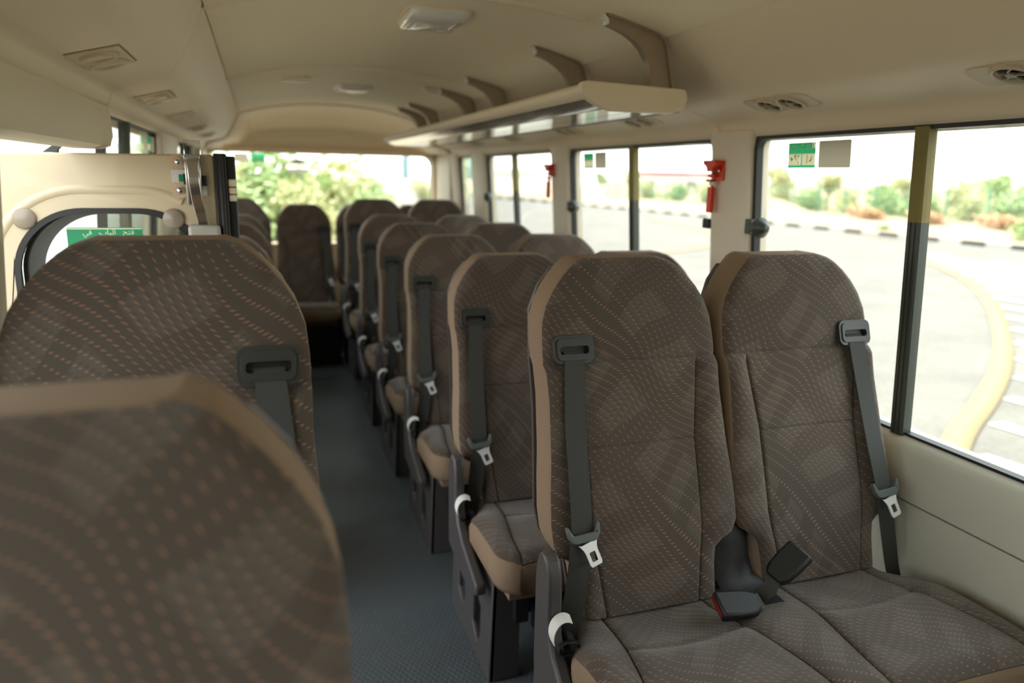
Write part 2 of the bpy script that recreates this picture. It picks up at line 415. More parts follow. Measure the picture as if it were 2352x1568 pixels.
# step platforms that carry the raised rows
for lo, hi in (((-.42, -1.2, -1.35), (.055, 1.27, -1.21)), ((.56, .55, -1.35), (1.43, 1.52, -1.2786)), ((.56, 4.45, -1.35), (1.43, 5.12, -1.284)), ((-.42, 4.45, -1.35), (.04, 5.12, -1.284))):
    g = G(); g.box(lo, hi); struct(g.obj('trim_6', MT['floor'], rel=True, bevel=.01))

# windows
def window(ya, yb, side, idx, ydiv=None, latch=None, latch_far=None):
    P = wx if side > 0 else lx; s = side; dw = 1 if side > 0 else .6
    w_ = bpy.data.objects.new('window_%d' % idx, None); COL.objects.link(w_); w_['kind'] = 'structure'
    w_.location = (P(-.2), (ya+yb)/2, H-.588)
    zt = .124 if side > 0 else .137
    fn = lambda y, z, t: Vector((P(z)-s*.004+s*t, y, z))
    g = G(); o = rrect(ya-.012, -.60, yb+.012, zt+.008, .03); i = rrect(ya+.006, -.585, yb-.006, zt-.006, .03)
    g.plate(o, .022, fn, [i]); g.obj('window_frame', MT['rubber'], w_, rel=True)
    g = G(); n = 5
    if ydiv:
        g.plate(rrect(ya, -.594, ydiv+.012, zt, .03), .003, lambda y, z, t: Vector((P(z)+s*(.002+t), y, z)))
        g.obj('pane', MT['glass'], w_, rel=True)
        g = G(); g.plate(rrect(ydiv-.012, -.594, yb, zt, .03), .003, lambda y, z, t: Vector((P(z)+s*(.010+t), y, z)))
        g.obj('pane', MT['glass'], w_, rel=True)
        for a, b, mt, nm in (((-.594, -.085, 'divider', 'sash_divider'), (-.085, zt, 'dividertape', 'sash_divider')) if side > 0 else ((-.594, zt, 'divider', 'sash_divider'),)):
            g = G()
            g.strip([[(P(z)-s*.012, ydiv-.015*dw, z), (P(z)-s*.012, ydiv+.015*dw, z), (P(z)-s*.008, ydiv+.019*dw, z), (P(z)+s*.016, ydiv+.019*dw, z), (P(z)+s*.016, ydiv-.019*dw, z), (P(z)-s*.008, ydiv-.019*dw, z)] for z in (a, b)], True, 0, True)
            if mt == 'divider':
                for yy in (-.006, .006): g.strip([[(P(z)-s*.014, ydiv+yy-.0015, z), (P(z)-s*.014, ydiv+yy+.0015, z), (P(z)-s*.010, ydiv+yy+.0015, z), (P(z)-s*.010, ydiv+yy-.0015, z)] for z in (a, b)], True, 0, True)
            q = g.obj(nm, MT[mt], w_, rel=True)
            if mt == 'dividertape': q['label'] = 'olive tape covering the upper part of the sash divider'
    else:
        g.plate(rrect(ya, -.594, yb, zt, .03), .003, lambda y, z, t: Vector((P(z)+s*(.002+t), y, z)))
        g.obj('pane', MT['glass'], w_, rel=True)
    if latch:
        y, d = latch; z = -.135; x = P(z)
        g = G(); g.box((-.012, -.014, -.022), (.010, .014, .022), at=(x-s*.016, y+d*.004, z))
        g.box((-.008, -.026, -.012), (.008, .026, .012), at=(x-s*.022, y-d*.028, z))
        g.lathe([(.004, 0), (.030, .001), (.031, .008), (.024, .012), (.010, .034), (.004, .036)], (0, -d, 0), (x-s*.024, y-d*.048, z), 20)
        l = g.obj('latch_knob', MT['divider'], w_, rel=True, bevel=.002)
        g = G()
        for dz in (-.022, .022): g.lathe([(.005, 0), (.005, .003)], (0, d, 0), (x-s*.024, y-d*.048, z+dz), 10)
        g.obj('screw', MT['chrome'], l, rel=True)
    if latch_far:
        y = latch_far; z = -.14; x = P(z)
        g = G(); g.box((-.014, -.018, -.016), (.006, .018, .016), at=(x-s*.016, y, z)); g.obj('latch', MT['black'], w_, rel=True, bevel=.004)
    return w_
window(-.78, .42, 1, 1, -.15)
window(.60, 1.885, 1, 2, 1.298, (1.878, 1))
window(2.10, 3.27, 1, 3, 2.66, (3.262, 1), 2.105)
window(3.49, 4.64, 1, 4, 4.10, (4.632, 1))
window(4.955, 5.33, 1, 5)
window(-.78, 1.05, -1, 6, .2)
window(2.21, 3.25, -1, 7, 2.54)
window(3.88, 4.85, -1, 8, 4.42)
window(4.95, 5.33, -1, 9)
# rear wall with the wide rear window, and the closed front end
def endwall(y, th, hole, name):
    g = G(); out = [(-.44, -1.41), (1.47, -1.41), (1.47, .2), (1.40, .40), (1.2, .52), (.5, .57), (-.2, .52), (-.40, .40), (-.44, .2)]
    g.plate(out, th, lambda a, b, t: Vector((a, y+t, b)), [hole] if hole else []); return struct(g.obj(name, MT['trim'], rel=True, bevel=.006))
rear_hole = rrect(-.36, -.55, 1.352, .145, .085, 8)
endwall(6.0, .05, rear_hole, 'wall_back')
g = G(); ro = rrect(-.385, -.575, 1.377, .172, .10, 8)
g.plate(ro, .05, lambda a, b, t: Vector((a, 5.965+t, b)), [rrect(-.352, -.542, 1.346, .138, .08, 8)]); struct(g.obj('trim_7', MT['trim'], rel=True, bevel=.015))
g = G(); g.plate(rrect(-.40, -.59, 1.39, .185, .09, 8), .004, lambda a, b, t: Vector((a, 6.052+t, b))); o = struct(g.obj('window_10', MT['glass'], rel=True))
g = G(); g.plate(rrect(-.362, -.552, 1.354, .147, .085, 8), .012, lambda a, b, t: Vector((a, 6.035+t, b)), [rrect(-.355, -.545, 1.342, .135, .08, 8)]); g.obj('window_seal', MT['rubber'], o, rel=True)
endwall(-1.55, .05, None, 'wall_front_closed')  # unseen, left solid without a windscreen to keep frontal light off the seats
# rounded roof pocket above the rear window
prof = [(-.345, .145), (-.328, .155), (-.316, .181), (-.217, .211), (-.187, .230), (-.160, .268), (-.130, .325), (-.105, .385)]
prof += [(-.1+1.2*i/20, ceil_z(-.1+1.2*i/20)) for i in range(1, 20)]
prof += [(1.105, .385), (1.17, .295), (1.215, .243), (1.25, .215), (1.345, .185), (1.378, .16), (1.395, .145)]
def lay(f, y, zb, zs):
    return [(.52+(x-.52)*f, y, zb+(z-.15)*zs) for x, z in prof]
g = G(); g.grid([lay(1, 5.49, .15, 1.0), lay(.985, 5.56, .15, .985), lay(.955, 5.62, .155, .95), lay(.93, 5.72, .16, .90), lay(.915, 5.84, .165, .80), lay(.90, 5.93, .168, .66), lay(.88, 5.975, .17, .45), lay(.84, 5.99, .172, .15), lay(.8, 5.99, .172, .0)])
o = struct(g.obj('trim_8', MT['trim'], rel=True, ang=80))
o.modifiers.new('s', 'SOLIDIFY').thickness = .008
for x, nm in ((1.37, 'r'), (-.37, 'l')):      # rear corner posts
    g = G(); g.box((-.05, 5.50, -1.35), (.05, 6.0, .16), at=(x+(.05 if x > 0 else -.05), 0, 0)); struct(g.obj('trim_9', MT['pillar'], rel=True, bevel=.02))
# outer lower skin
for x in (1.5, -.52):
    if x > 0: g = G(); g.box((x, Y0-.05, -1.75), (x+.02, 6.1, -.62)); struct(g.obj('trim_10', MT['busbody'], rel=True))
    else:
        g = G(); g.box((x, Y0-.05, -1.75), (x+.02, 1.28, -.62)); g.box((x, 2.20, -1.75), (x+.02, 6.1, -.62)); struct(g.obj('trim_10', MT['busbody'], rel=True))

# ================================================================== SEATS
SL = .30
def yplane(z): return .054+SL*(z-1.112)
HW = [(.408, .153), (.47, .156), (.505, .162), (.522, .180), (.536, .203), (.56, .214), (.60, .216), (.66, .212), (.72, .206), (.83, .200), (.93, .203), (.985, .199), (1.02, .187), (1.05, .169), (1.075, .148), (1.093, .128), (1.105, .111), (1.112, .090)]
XS = [(.41, .108), (.56, .129), (.74, .131), (.903, .152), (1.2, .152)]
def zrows():
    z = [.408, .42, .44, .47, .49, .505, .513, .522, .529, .536, .548, .56, .58, .60]
    z += [.62, .64, .66, .68, .70, .715, .724, .729, .732, .735, .738, .741, .746, .755, .77, .79, .81, .83, .85, .87, .885, .894, .899, .902, .905, .908, .913, .922, .94, .96, .975, .985, 1.0, 1.01, 1.02, 1.035, 1.05, 1.0625, 1.075, 1.085, 1.093, 1.099, 1.105, 1.109, 1.112]
    return z
def backrest_mesh():
    g = G(); zs = zrows(); inner = [0, .2, .4, .6, .78, .92]
    pts = []; uvs = []; L = []
    for z in zs:
        hw = interp(HW, z); xs = min(interp(XS, z), hw*.74)
        half = [xs*k for k in inner]+[xs-.004, xs-.0015, xs, xs+.0015, xs+.004]
        e = hw-xs-.004; half += [xs+.004+e*k for k in (.3, .55, .75, .88, .96, 1.0)]
        X_ = [-x for x in reversed(half[1:])]+half
        row = []; ur = []
        for x in X_:
            a = abs(x); d = 0.0
            below = sm((.905-z)/.02)
            bol = sm((a-xs)/.03)*.013*below*sm((z-.50)/.06)                # side bolsters stand proud
            d += bol
            d += .006*math.sin(PI*min(1, max(0, (z-.42)/.30)))*(1-(a/.2)**2)   # lumbar
            d += .010*(1-(a/.21)**2)*sm((z-.90)/.05)*sm((1.12-z)/.10)          # head pad
            d -= .0055*math.exp(-((a-xs)/.0022)**2)*below
            d -= .0050*math.exp(-((z-.903)/.0026)**2)
            if a < xs: d -= .0045*math.exp(-((z-.735)/.0026)**2)
            ed = hw-a; d -= .011*(1-min(1, max(0, ed)/.022))**2
            tp = 1.112-z; d -= .011*(1-min(1, tp/.022))**2
            row.append((x, yplane(z)-d, z+SL*d*.0)); ur.append((x, z*1.044))
        pts.append(row); uvs.append(ur)
    g.grid(pts, 0, uvs)
    R = len(pts); Cn = len(pts[0])
    loop = [(i, 0) for i in range(R)]+[(R-1, j) for j in range(1, Cn)]+[(i, Cn-1) for i in range(R-2, -1, -1)]+[(0, j) for j in range(Cn-2, 0, -1)]
    base = [Vector(pts[i][j]) for i, j in loop]; n = len(base)
    nr = []
    for k in range(n):
        a = base[k-1]; b = base[(k+1) % n]; t = Vector((b.x-a.x, 0, b.z-a.z)); t = t.normalized() if t.length else Vector((1, 0, 0))
        nr.append(Vector((-t.z, 0, t.x)))           # outward for this winding (left side -> -x)
    if nr[5].x > 0: nr = [-q for q in nr]
    def ring(off, dy): return [(p.x+q.x*off, p.y+dy, max(.405, p.z+q.z*off)) for p, q in zip(base, nr)]
    g.strip([ring(0, 0), ring(-.002, .003)], True, 2)
    g.strip([ring(-.002, .003), ring(0, .007), ring(.001, .012), ring(.001, .03), ring(.001, .075), ring(-.002, .088), ring(-.012, .098), ring(-.03, .102)], True, 1)
    bk = []
    for i in range(R):
        bk.append([(p[0]*.86, p[1]+.104, .405+(p[2]-.405)*.97) for p in pts[i][::3]])
    g.grid(bk, 1)
    return g.mesh('backrest', [MT['fabric'], MT['side'], MT['piping']], 55, fix=False)

def bench_mesh(centres):
    W0 = .218; xa = min(centres)-W0; xb = max(centres)+W0
    rows = [-.125, -.14, -.155, -.17, -.19, -.21, -.23, -.25, -.262, -.268, -.272, -.275, -.278, -.281, -.285, -.292, -.31, -.335, -.36, -.39, -.42, -.445, -.465, -.48, -.493, -.504, -.513, -.520, -.526, -.530]
    # column fractions: absolute x with seams
    cols = []
    seams = []
    for c in centres:
        for s in (-1, 1): seams.append((c, s))
    def xs_at(c, s, y): return c+s*(.118+.045*sm((-y-.16)/.36))
    pts = []; uvs = []
    for y in rows:
        t = max(0, (-.530+.07)-y)/.07                       # rounded front corners
        cut = .07*(1-math.sqrt(max(0, 1-t*t)))
        ta = sm((-.15-y)/.10); inset = .045*(1-ta)          # narrower by the backrest
        a = xa+cut+inset; b = xb-cut-inset
        knots = [a]
        for c, s in seams:
            q = xs_at(c, s, y); knots += [q-.004, q-.0015, q, q+.0015, q+.004]
        knots.append(b); X_ = []
        X_ += [a+(knots[1]-a)*k for k in (0, .05, .13, .28, .5, .75)]
        i = 1
        for si in range(len(seams)):
            X_ += knots[i:i+5]
            nx = knots[i+5]
            if si < len(seams)-1: X_ += [knots[i+4]+(nx-knots[i+4])*k for k in ((.1, .25, .4, .5, .6, .75, .9) if seams[si][1] < 0 else (.25, .5, .75))]
            i += 5
        X_ += [knots[-2]+(b-knots[-2])*k for k in (.25, .5, .72, .87, .95, 1)]
        row = []; ur = []
        for x in X_:
            z = .404+.024*sm((-.14-y)/.2)+.004*sm((-y-.3)/.15)
            c = min(centres, key=lambda c_: abs(x-c_)); dx = x-c; q = abs(xs_at(c, 1, y)-c)
            inside = abs(dx) < q
            z += .008*sm((abs(dx)-q)/.02)*sm((-y-.2)/.1) if not inside else 0
            z -= .0055*math.exp(-((abs(dx)-q)/.0022)**2)
            if inside:
                yc = -.278-.018*(1-(dx/q)**2)
                z -= .006*math.exp(-((y-yc)/.0045)**2)
                if y < yc: z += .008*sm((yc-y)/.03)*(1-(dx/q)**4*.6)
                else: z -= .004*(1-(dx/q)**2)
            ed = min(x-a, b-x, y+.530); z -= .020*(1-min(1, max(0, ed)/.035))**2
            row.append((x, y, z)); ur.append((x+.07, y+.31))
        pts.append(row); uvs.append(ur)
    g = G(); g.grid([r for r in pts], 0, uvs)
    R = len(pts); Cn = len(pts[0])
    loop = [(i, 0) for i in range(R)]+[(R-1, j) for j in range(1, Cn)]+[(i, Cn-1) for i in range(R-2, -1, -1)]+[(0, j) for j in range(Cn-2, 0, -1)]
    base = [Vector(pts[i][j]) for i, j in loop]; cx = (xa+xb)/2
    def ring(k, z, dz=None):
        out = []
        for p in base:
            ox = k*(1 if p.x > cx else -1) if abs(p.x-cx) > (xb-xa)/2-.09 else 0
            oy = -k if p.y < -.45 else 0
            out.append((p.x+ox, p.y+oy, p.z+dz if dz is not None else z))
        return out
    g.strip([ring(0, 0, 0), ring(-.001, 0, -.004)], True, 2)
    g.strip([ring(-.001, 0, -.004), ring(.003, 0, -.009), ring(.006, .375), ring(.005, .345), ring(-.004, .325), ring(-.02, .318)], True, 1)
    g.box((xa+.03, -.50, .30), (xb-.03, -.13, .325), 1)
    return g.mesh('seat_cushion', [MT['fabric'], MT['side'], MT['piping']], 55, fix=False)

def bez_mesh():
    g = G(); fn = lambda a, b, t: Vector((a, -t, b))
    o = rrect(-.0445, -.029, .0445, .029, .015); slot = rrect(-.032, -.010, .032, .006, .006, 3)
    g.plate(o, .010, lambda a, b, t: Vector((a, -t, b)), [slot])
    g.plate(rrect(-.038, -.0225, .038, .0225, .011), .0035, lambda a, b, t: Vector((a, -.0095-t, b)), [slot])
    g.plate(rrect(-.034, -.011, .034, .0075, .005, 3), .001, lambda a, b, t: Vector((a, -.0005-t, b)), (), 1)
    return g.mesh('belt_guide', [MT['bezel'], MT['deepblack']], 35)

def tongue_meshes():
    g = G()
    # plastic slider: shallow U
    U = [(-.036, .012), (-.031, .016), (-.027, .004), (-.022, -.004), (.022, -.004), (.027, .004), (.031, .016), (.036, .012), (.034, -.006), (.027, -.018), (.019, -.021), (-.019, -.021), (-.027, -.018), (-.034, -.006)]
    g.plate(U, .012, lambda a, b, t: Vector((a, -t+.002, b)))
    pl = g.mesh('tongue', [MT['tongueplastic']])
    g = G(); S = [(-.021, -.020), (-.016, -.023), (-.007, -.023), (.007, -.023), (.016, -.023), (.021, -.020), (.015, -.034), (.0135, -.042), (.0135, -.066), (.011, -.071), (-.011, -.071), (-.0135, -.066), (-.0135, -.042), (-.015, -.034)]
    g.plate(S, .003, lambda a, b, t: Vector((a, -.004-t, b)), [rrect(-.0065, -.062, .0065, -.042, .002, 2)])
    return pl, g.mesh('latch_plate', [MT['steel']])
BACK = backrest_mesh(); BENCH2 = bench_mesh([0, .43]); BENCH1 = bench_mesh([0]); BEZ = bez_mesh(); TPL, TST = tongue_meshes()

def belt_mesh(sg, outw):
    # sg -1: guide on the -x shoulder
    gx = sg*.150; pts = []
    zt = .930
    ps = [(gx-sg*.007, .936, -.002), (gx-sg*.006, .922, .0165), (gx-sg*.003, .88, .018), (gx+sg*.004, .80, .019), (gx+sg*.008, .70, .026), (gx+sg*.012+outw*.3*sg, .60, .030), (gx+sg*.020+outw*.6*sg, .52, .016), (gx+sg*.028+outw*.8*sg, .46, .004), (gx+sg*.040+outw*sg, .40, -.012), (gx+sg*.052+outw*sg, .355, -.02)]
    path = [Vector((x, yplane(z)-d, z)) for x, z, d in ps]
    # refine
    fine = []
    for i in range(len(path)-1):
        p0 = path[max(i-1, 0)]; p1 = path[i]; p2 = path[i+1]; p3 = path[min(i+2, len(path)-1)]
        for k in range(4):
            t = k/4; fine.append(.5*((2*p1)+(-p0+p2)*t+(2*p0-5*p1+4*p2-p3)*t*t+(-p0+3*p1-3*p2+p3)*t**3))
    fine.append(path[-1])
    g = G(); n = len(fine); sides = []
    for i in range(n):
        tw = sm((i/n-.55)/.45)*(.75 if sg < 0 else .15)*sg
        sides.append((math.cos(tw), -math.sin(tw)*-1*1.0, 0))
    g.ribbon(fine, .044, .0016, sides)
    return g.mesh('seat_belt', [MT['webbing']], 60), path[5]
BELTS = {(-1, 0): belt_mesh(-1, 0), (1, 0): belt_mesh(1, 0), (1, 1): belt_mesh(1, .02)}

def shield_mesh():
    g = G(); fn = lambda y, z, t: Vector((-.248+t, y, z))
    P = [(-.105, .27), (-.100, .32), (-.100, .50), (-.106, .535), (-.122, .560), (-.145, .565), (-.163, .555), (-.174, .53), (-.178, .49), (-.177, .45), (-.183, .41), (-.205, .375), (-.245, .345), (-.30, .325), (-.36, .305), (-.40, .292), (-.40, .262), (-.25, .245)]
    g.plate(P, .03, fn)
    return g.mesh('side_shield', [MT['shell']], 30)
def base_mesh(side=1):
    g = G(); x0 = -.200
    P = [(0.0, 0), (0.0, .36), (-.05, .40), (-.12, .40), (-.25, .355), (-.41, .325), (-.41, 0)]
    holes = [[(-.075, .10), (-.075, .20), (-.10, .235), (-.15, .20), (-.15, .11), (-.125, .07)], [(-.235, .08), (-.235, .17), (-.26, .205), (-.31, .17), (-.31, .08), (-.285, .045)]]
    g.plate(P, .016, lambda y, z, t: Vector((x0-.012*(1-z/.4)+t, y, z)), holes)
    g.plate([(x0-.010, 0), (x0+.075, 0), (x0+.075, .322), (x0, .322)], .016, lambda x, z, t: Vector((x, -.41+t, z)))
    return g.mesh('base_cover', [MT['shell']], 30)
SHIELD = shield_mesh(); BASE = base_mesh()
def buckle_mesh():
    g = G(); g.plate([(-.020, -.046), (-.027, -.030), (-.030, .0), (-.030, .042), (.030, .042), (.030, .0), (.027, -.030), (.020, -.046)], .024, lambda a, b, t: Vector((a, -.012+t, b))); return g.mesh('buckle', [MT['black']], 30)
BUCK = buckle_mesh()
def frame_mesh(width):
    g = G()
    for y in (-.42, -.16): g.tube([(-.17, y, .285), (width-.19, y, .285)], .014, 8)
    for x in (-.13, width-.27, .14): g.box((x-.018, -.44, .19), (x+.018, -.12, .30))
    g.box((width-.25, -.36, 0), (width-.225, -.08, .30)); g.box((width-.28, -.40, 0), (width-.20, -.04, .025))
    for k in range(5): g.box((-.12+.02*k, -.30, .12), (-.11+.02*k, -.24, .25))
    g.box((-.02, -.32, .02), (.06, -.22, .19)); g.tube([(-.06, -.38, .10), (.10, -.30, .22)], .008, 6)
    return g.mesh('seat_frame', [MT['black']], 30)
FR2 = frame_mesh(.86); FR1 = frame_mesh(.43)
def retainer_meshes():
    g = G(); c = Vector((-.222, -.185, .455)); pth = []
    for k in range(13):
        a = math.radians(205-150*k/12); pth.append((c.x+.026*math.cos(a), c.y-.012+.004*math.sin(a), c.z-.035+.032*math.sin(a)))
    g.ribbon(pth, .026, .0018, (0, 1, .2)); a_ = g.mesh('retainer_strap', [MT['white']], 60)
    g = G(); pth = []
    for k in range(17):
        a = 2*PI*k/16; pth.append((c.x+.004+.020*math.cos(a), c.y-.028, c.z-.056+.013*math.sin(a)))
    g.ribbon(pth, .028, .002, (.35, 1, -.55)); b_ = g.mesh('strap_loop', [MT['black']], 60)
    return a_, b_
RET, LOOP = retainer_meshes()
def rear_shell_mesh():
    g = G(); P = []
    for z in [.42, .50, .55, .6, .7, .8, .9, 1.0, 1.05, 1.085]: P.append((-interp(HW, z)-.001, z))
    P = P+[(-x, z) for x, z in reversed(P)]
    g.plate(P, .012, lambda x, z, t: Vector((x, yplane(z)+.094+t, z))); return g.mesh('rear_shell', [MT['shell']], 30)
RSH = rear_shell_mesh()
def centre_mesh():
    g = G(); rows = []
    for z, y, hw in ((.585, -.060, .030), (.572, -.085, .040), (.55, -.103, .046), (.50, -.115, .046), (.46, -.125, .046), (.43, -.14, .049), (.418, -.165, .055), (.414, -.20, .058), (.414, -.235, .055)):
        rows.append([(.215+hw*t, y+.018*abs(t)**3*(1 if z > .42 else 0), z) for t in (-1, -.8, -.5, -.2, .2, .5, .8, 1)])
    g.grid(rows); m = g.mesh('buckle_panel', [MT['black']], 60); return m
CEN = centre_mesh()

def link(me, parent, loc=(0, 0, 0), rot=None, label=None, name=None, mods=None):
    o = bpy.data.objects.new(name or me.name.split('.')[0], me); COL.objects.link(o); o.parent = parent; o.location = loc
    if rot: o.rotation_euler = rot
    if label: o['label'] = label
    if mods:
        b = o.modifiers.new('bevel', 'BEVEL'); b.width = mods; b.segments = 2; b.limit_method = 'ANGLE'; b.angle_limit = math.radians(40)
    return o
def add_back(root, x, sg, outw=0, detail=True):
    b = link(BACK, root, (x, 0, 0)); link(RSH, b)
    zg = .934; link(BEZ, b, (sg*.143, yplane(zg)-.006, zg), (-math.atan(SL), math.radians(-4 if sg < 0 else 4)*0, 0), mods=.0035)
    me, pt = BELTS[(sg, outw)]
    s = link(me, root, (x, 0, 0))
    t = link(TPL, s, (pt.x, pt.y-.004, pt.z-.006), (-math.atan(SL)-.08, math.radians(-6), 0), mods=.003)
    link(TST, t, (0, 0, 0), (.06, math.radians(-13), 0), label='shiny steel tongue plate')
    return b
def double_seat(name, label, X, Y, raise_, outw=1):
    root = thing(name, label, 'seat', (X, Y, raise_), 'double seats along the right-hand windows')
    add_back(root, 0, -1); add_back(root, .43, 1, outw)
    link(BENCH2, root); link(SHIELD, root, mods=.008); link(BASE, root, mods=.004); link(FR2, root); link(CEN, root)
    s = link(RET, root); link(LOOP, root)
    # two buckles on short webbing between the backs
    def frame(zv, nv):
        z = Vector(zv).normalized(); n = Vector(nv); n = (n-z*n.dot(z)).normalized(); x = (-n).cross(z)
        return Matrix((x, -n, z)).transposed().to_euler()
    b1 = link(BUCK, root, (.125, -.255, .452), frame((-1, .10, .06), (-.1, -.35, .95)), mods=.006)
    g = G(); g.box((-.024, -.004, .0415), (.024, .006, .0430)); link(g.mesh('release_button', [MT['buttonred']]), b1)
    b2 = link(BUCK, root, (.285, -.205, .490), frame((.78, .05, .58), (-.55, -.45, .75)), mods=.006)
    for bk, p in ((b1, [(.165, -.258, .450), (.19, -.245, .442), (.215, -.215, .425)]), (b2, [(.252, -.208, .466), (.236, -.216, .446), (.218, -.205, .422)])):
        g = G(); g.ribbon(p, .032, .004, (0, 1, .5)); link(g.mesh('buckle_webbing', [MT['webbing']]), root)
    return root
def copy_tree(o, parent=None):
    c = o.copy(); COL.objects.link(c); c.parent = parent
    for ch in list(o.children): copy_tree(ch, c)
    return c
P_ = .7258; YG = 1.3458
dl = ['nearest double brown patterned seat with two buckles lying on its bench',
      'double brown patterned seat directly behind the nearest pair, its black base standing on the aisle',
      'double brown patterned seat, third pair back from the camera beside the aisle',
      'double brown patterned seat, fourth pair back from the camera beside the aisle',
      'double brown patterned seat, second pair forward of the rear bench row',
      'double brown patterned seat on the raised step just in front of the rear row']
first = double_seat('double_seat', dl[0], .735, YG, .0714)
for i in range(1, 6):
    c = copy_tree(first); c.location = (.735, YG+i*P_, .066 if i == 5 else 0); c['label'] = dl[i]
    for ch in list(c.children):              # webbing lies straighter on the window side there
        pass
def single_seat(name, label, X, Y, raise_, sg, group, aisle=1):
    root = thing(name, label, 'seat', (X, Y, raise_), group)
    add_back(root, 0, sg, 0); link(BENCH1, root)
    for me, bv in ((SHIELD, .008), (BASE, .004)):
        o = link(me, root, mods=bv)
        if aisle > 0: o.scale = (-1, 1, 1)
        if me is SHIELD: o.location.x = -.030
    link(FR1, root); s = link(RET, root); l = link(LOOP, root)
    if aisle > 0: s.scale = (-1, 1, 1); l.scale = (-1, 1, 1)
    return root
gl = 'single seats along the left-hand side'
s1 = single_seat('single_seat', 'large brown patterned seat in the left foreground with belt guide on its right shoulder', -.142, 1.10, .138, 1, gl)
single_seat('single_seat', 'blurred brown seat back closest to the camera at bottom left', -.155, .490, .073, -1, gl)
ll = ['single brown seat just behind the open door, right of the black rubber edge', 'single brown seat second behind the open door', 'single brown seat third behind the open door', 'single brown seat farthest back on the left, before the rear row']
for i in range(4):
    c = copy_tree(s1); c.location = (-.155, YG+(2+i)*P_, .066 if i == 3 else 0); c['label'] = ll[i]
gr = 'rear row of seats under the back window'
YB = YG+6*P_
def rear_seat(label, X, sg):
    root = thing('passenger_seat', label, 'seat', (X, YB, 0), gr); root.scale = (.965, 1, 1)
    add_back(root, 0, sg, 0); link(BENCH1, root).scale = (.95, 1, 1)
    g = G(); g.box((-.21, -.46, 0), (.21, -.10, .315)); link(g.mesh('base_box', [MT['deepblack']]), root, mods=.01)
    return root
rear_seat('rear row seat facing straight up the aisle, belt guide at its right', .31, 1)
rear_seat('rear row seat right of the aisle one, partly hidden by the double seats', .74, -1)
rear_seat('rear row seat in the far right corner under the back window', 1.17, -1)
rear_seat('rear row seat in the far left corner, hidden behind the left seats', -.12, -1)

# ================================================================== LUGGAGE RACK
rk = thing('luggage_rack', 'beige and brushed metal overhead luggage rack along the right side', 'luggage rack', (.95, 3.4, .2), rel=True)
ya, yb = 1.835, 5.02
g = G(); T_ = [(.806, .236), (.800, .228), (.803, .214), (.812, .203), (.822, .199), (.836, .206), (.838, .232), (.826, .242)]
g.strip([[(x, y, z) for x, z in T_] for y in (ya, yb)], True, 0, True); g.obj('front_rail', MT['trim'], rk, rel=True, bevel=.003, ang=60)
g = G(); T_ = [(.822, .200), (.850, .186), (.880, .178), (.882, .184), (.852, .193), (.826, .207)]
g.strip([[(x, y, z) for x, z in T_] for y in (ya, yb)], True, 0, True); g.obj('sloping_panel', MT['alurack'], rk, rel=True, ang=60)
g = G(); g.box((.880, ya, .177), (.975, yb, .184)); g.obj('bottom_panel', MT['alurack'], rk, rel=True)
g = G(); g.box((.979, ya, .177), (1.06, yb, .184)); g.obj('bottom_panel', MT['alurack'], rk, rel=True)
g = G(); g.box((.975, ya, .180), (.979, yb, .183)); g.box((1.058, ya, .178), (1.10, yb, .196)); g.obj('rear_rail', MT['rubber'], rk, rel=True)
for y, d in ((1.81, 1), (5.02, -1)):
    g = G(); E_ = [(.797, .228), (.800, .214), (.815, .200), (.845, .184), (.885, .1715), (1.062, .1715), (1.085, .178), (1.104, .192), (1.110, .212), (1.105, .232), (1.095, .236), (.815, .243), (.802, .240)]
    g.plate(E_, .03, lambda a, b, t: Vector((a, y+t, b))); g.obj('end_cap', MT['trim'], rk, rel=True, bevel=.007)
# cast brackets hold the rack
BR = [(.905, -.002), (.925, -.001)]
def bracket(y, idx, label):
    r = thing('rack_bracket', label, 'bracket', (1.0, y, .4), 'cast brackets of the luggage rack', rel=True)
    outer = [(.918, ceil_z(.918)-.004), (.96, ceil_z(.96)-.003), (1.0, ceil_z(1.0)-.003), (1.04, ceil_z(1.04)-.003), (1.075, ceil_z(1.075)-.004), (1.092, .377), (1.100, .362), (1.110, .320), (1.120, .280), (1.128, .246), (1.120, .236)]
    inner = [(1.050, .236), (1.054, .252), (1.054, .275), (1.050, .300), (1.040, .328), (1.024, .352), (1.002, .371), (.975, .386), (.945, .398), (.920, .405)]
    pl = outer+inner
    g = G(); g.plate(pl, .010, lambda a, b, t: Vector((a, y-.005+t, b))); g.obj('web', MT['alu'], r, rel=True)
    for nm, line in (('outer_flange', outer), ('inner_flange', list(reversed(inner)))):
        g = G(); g.ribbon([(a, y, b) for a, b in line], .028, .004, (0, 1, 0)); g.obj(nm, MT['alu'], r, rel=True, ang=50)
    g = G(); g.plate([(.900, .424), (.908, .432), (.921, .418), (.922, .406), (.914, .404), (.913, .414)], .020, lambda a, b, t: Vector((a, y-.010+t, b))); g.obj('tip', MT['steel'], r, rel=True, label='bright bare metal tip')
    return r
for k, (y, lb) in enumerate(((1.935, 'nearest and largest cast bracket at the end cap of the rack'), (2.489, 'second cast bracket from the camera, rising from the rack rail'), (3.368, 'third cast bracket from the camera, at the second ceiling joint'), (3.88, 'fourth cast bracket from the camera'), (4.735, 'fifth cast bracket from the camera, near the rear pocket'), (5.09, 'farthest cast bracket beside the rear roof pocket'))):
    bracket(y, k, lb)

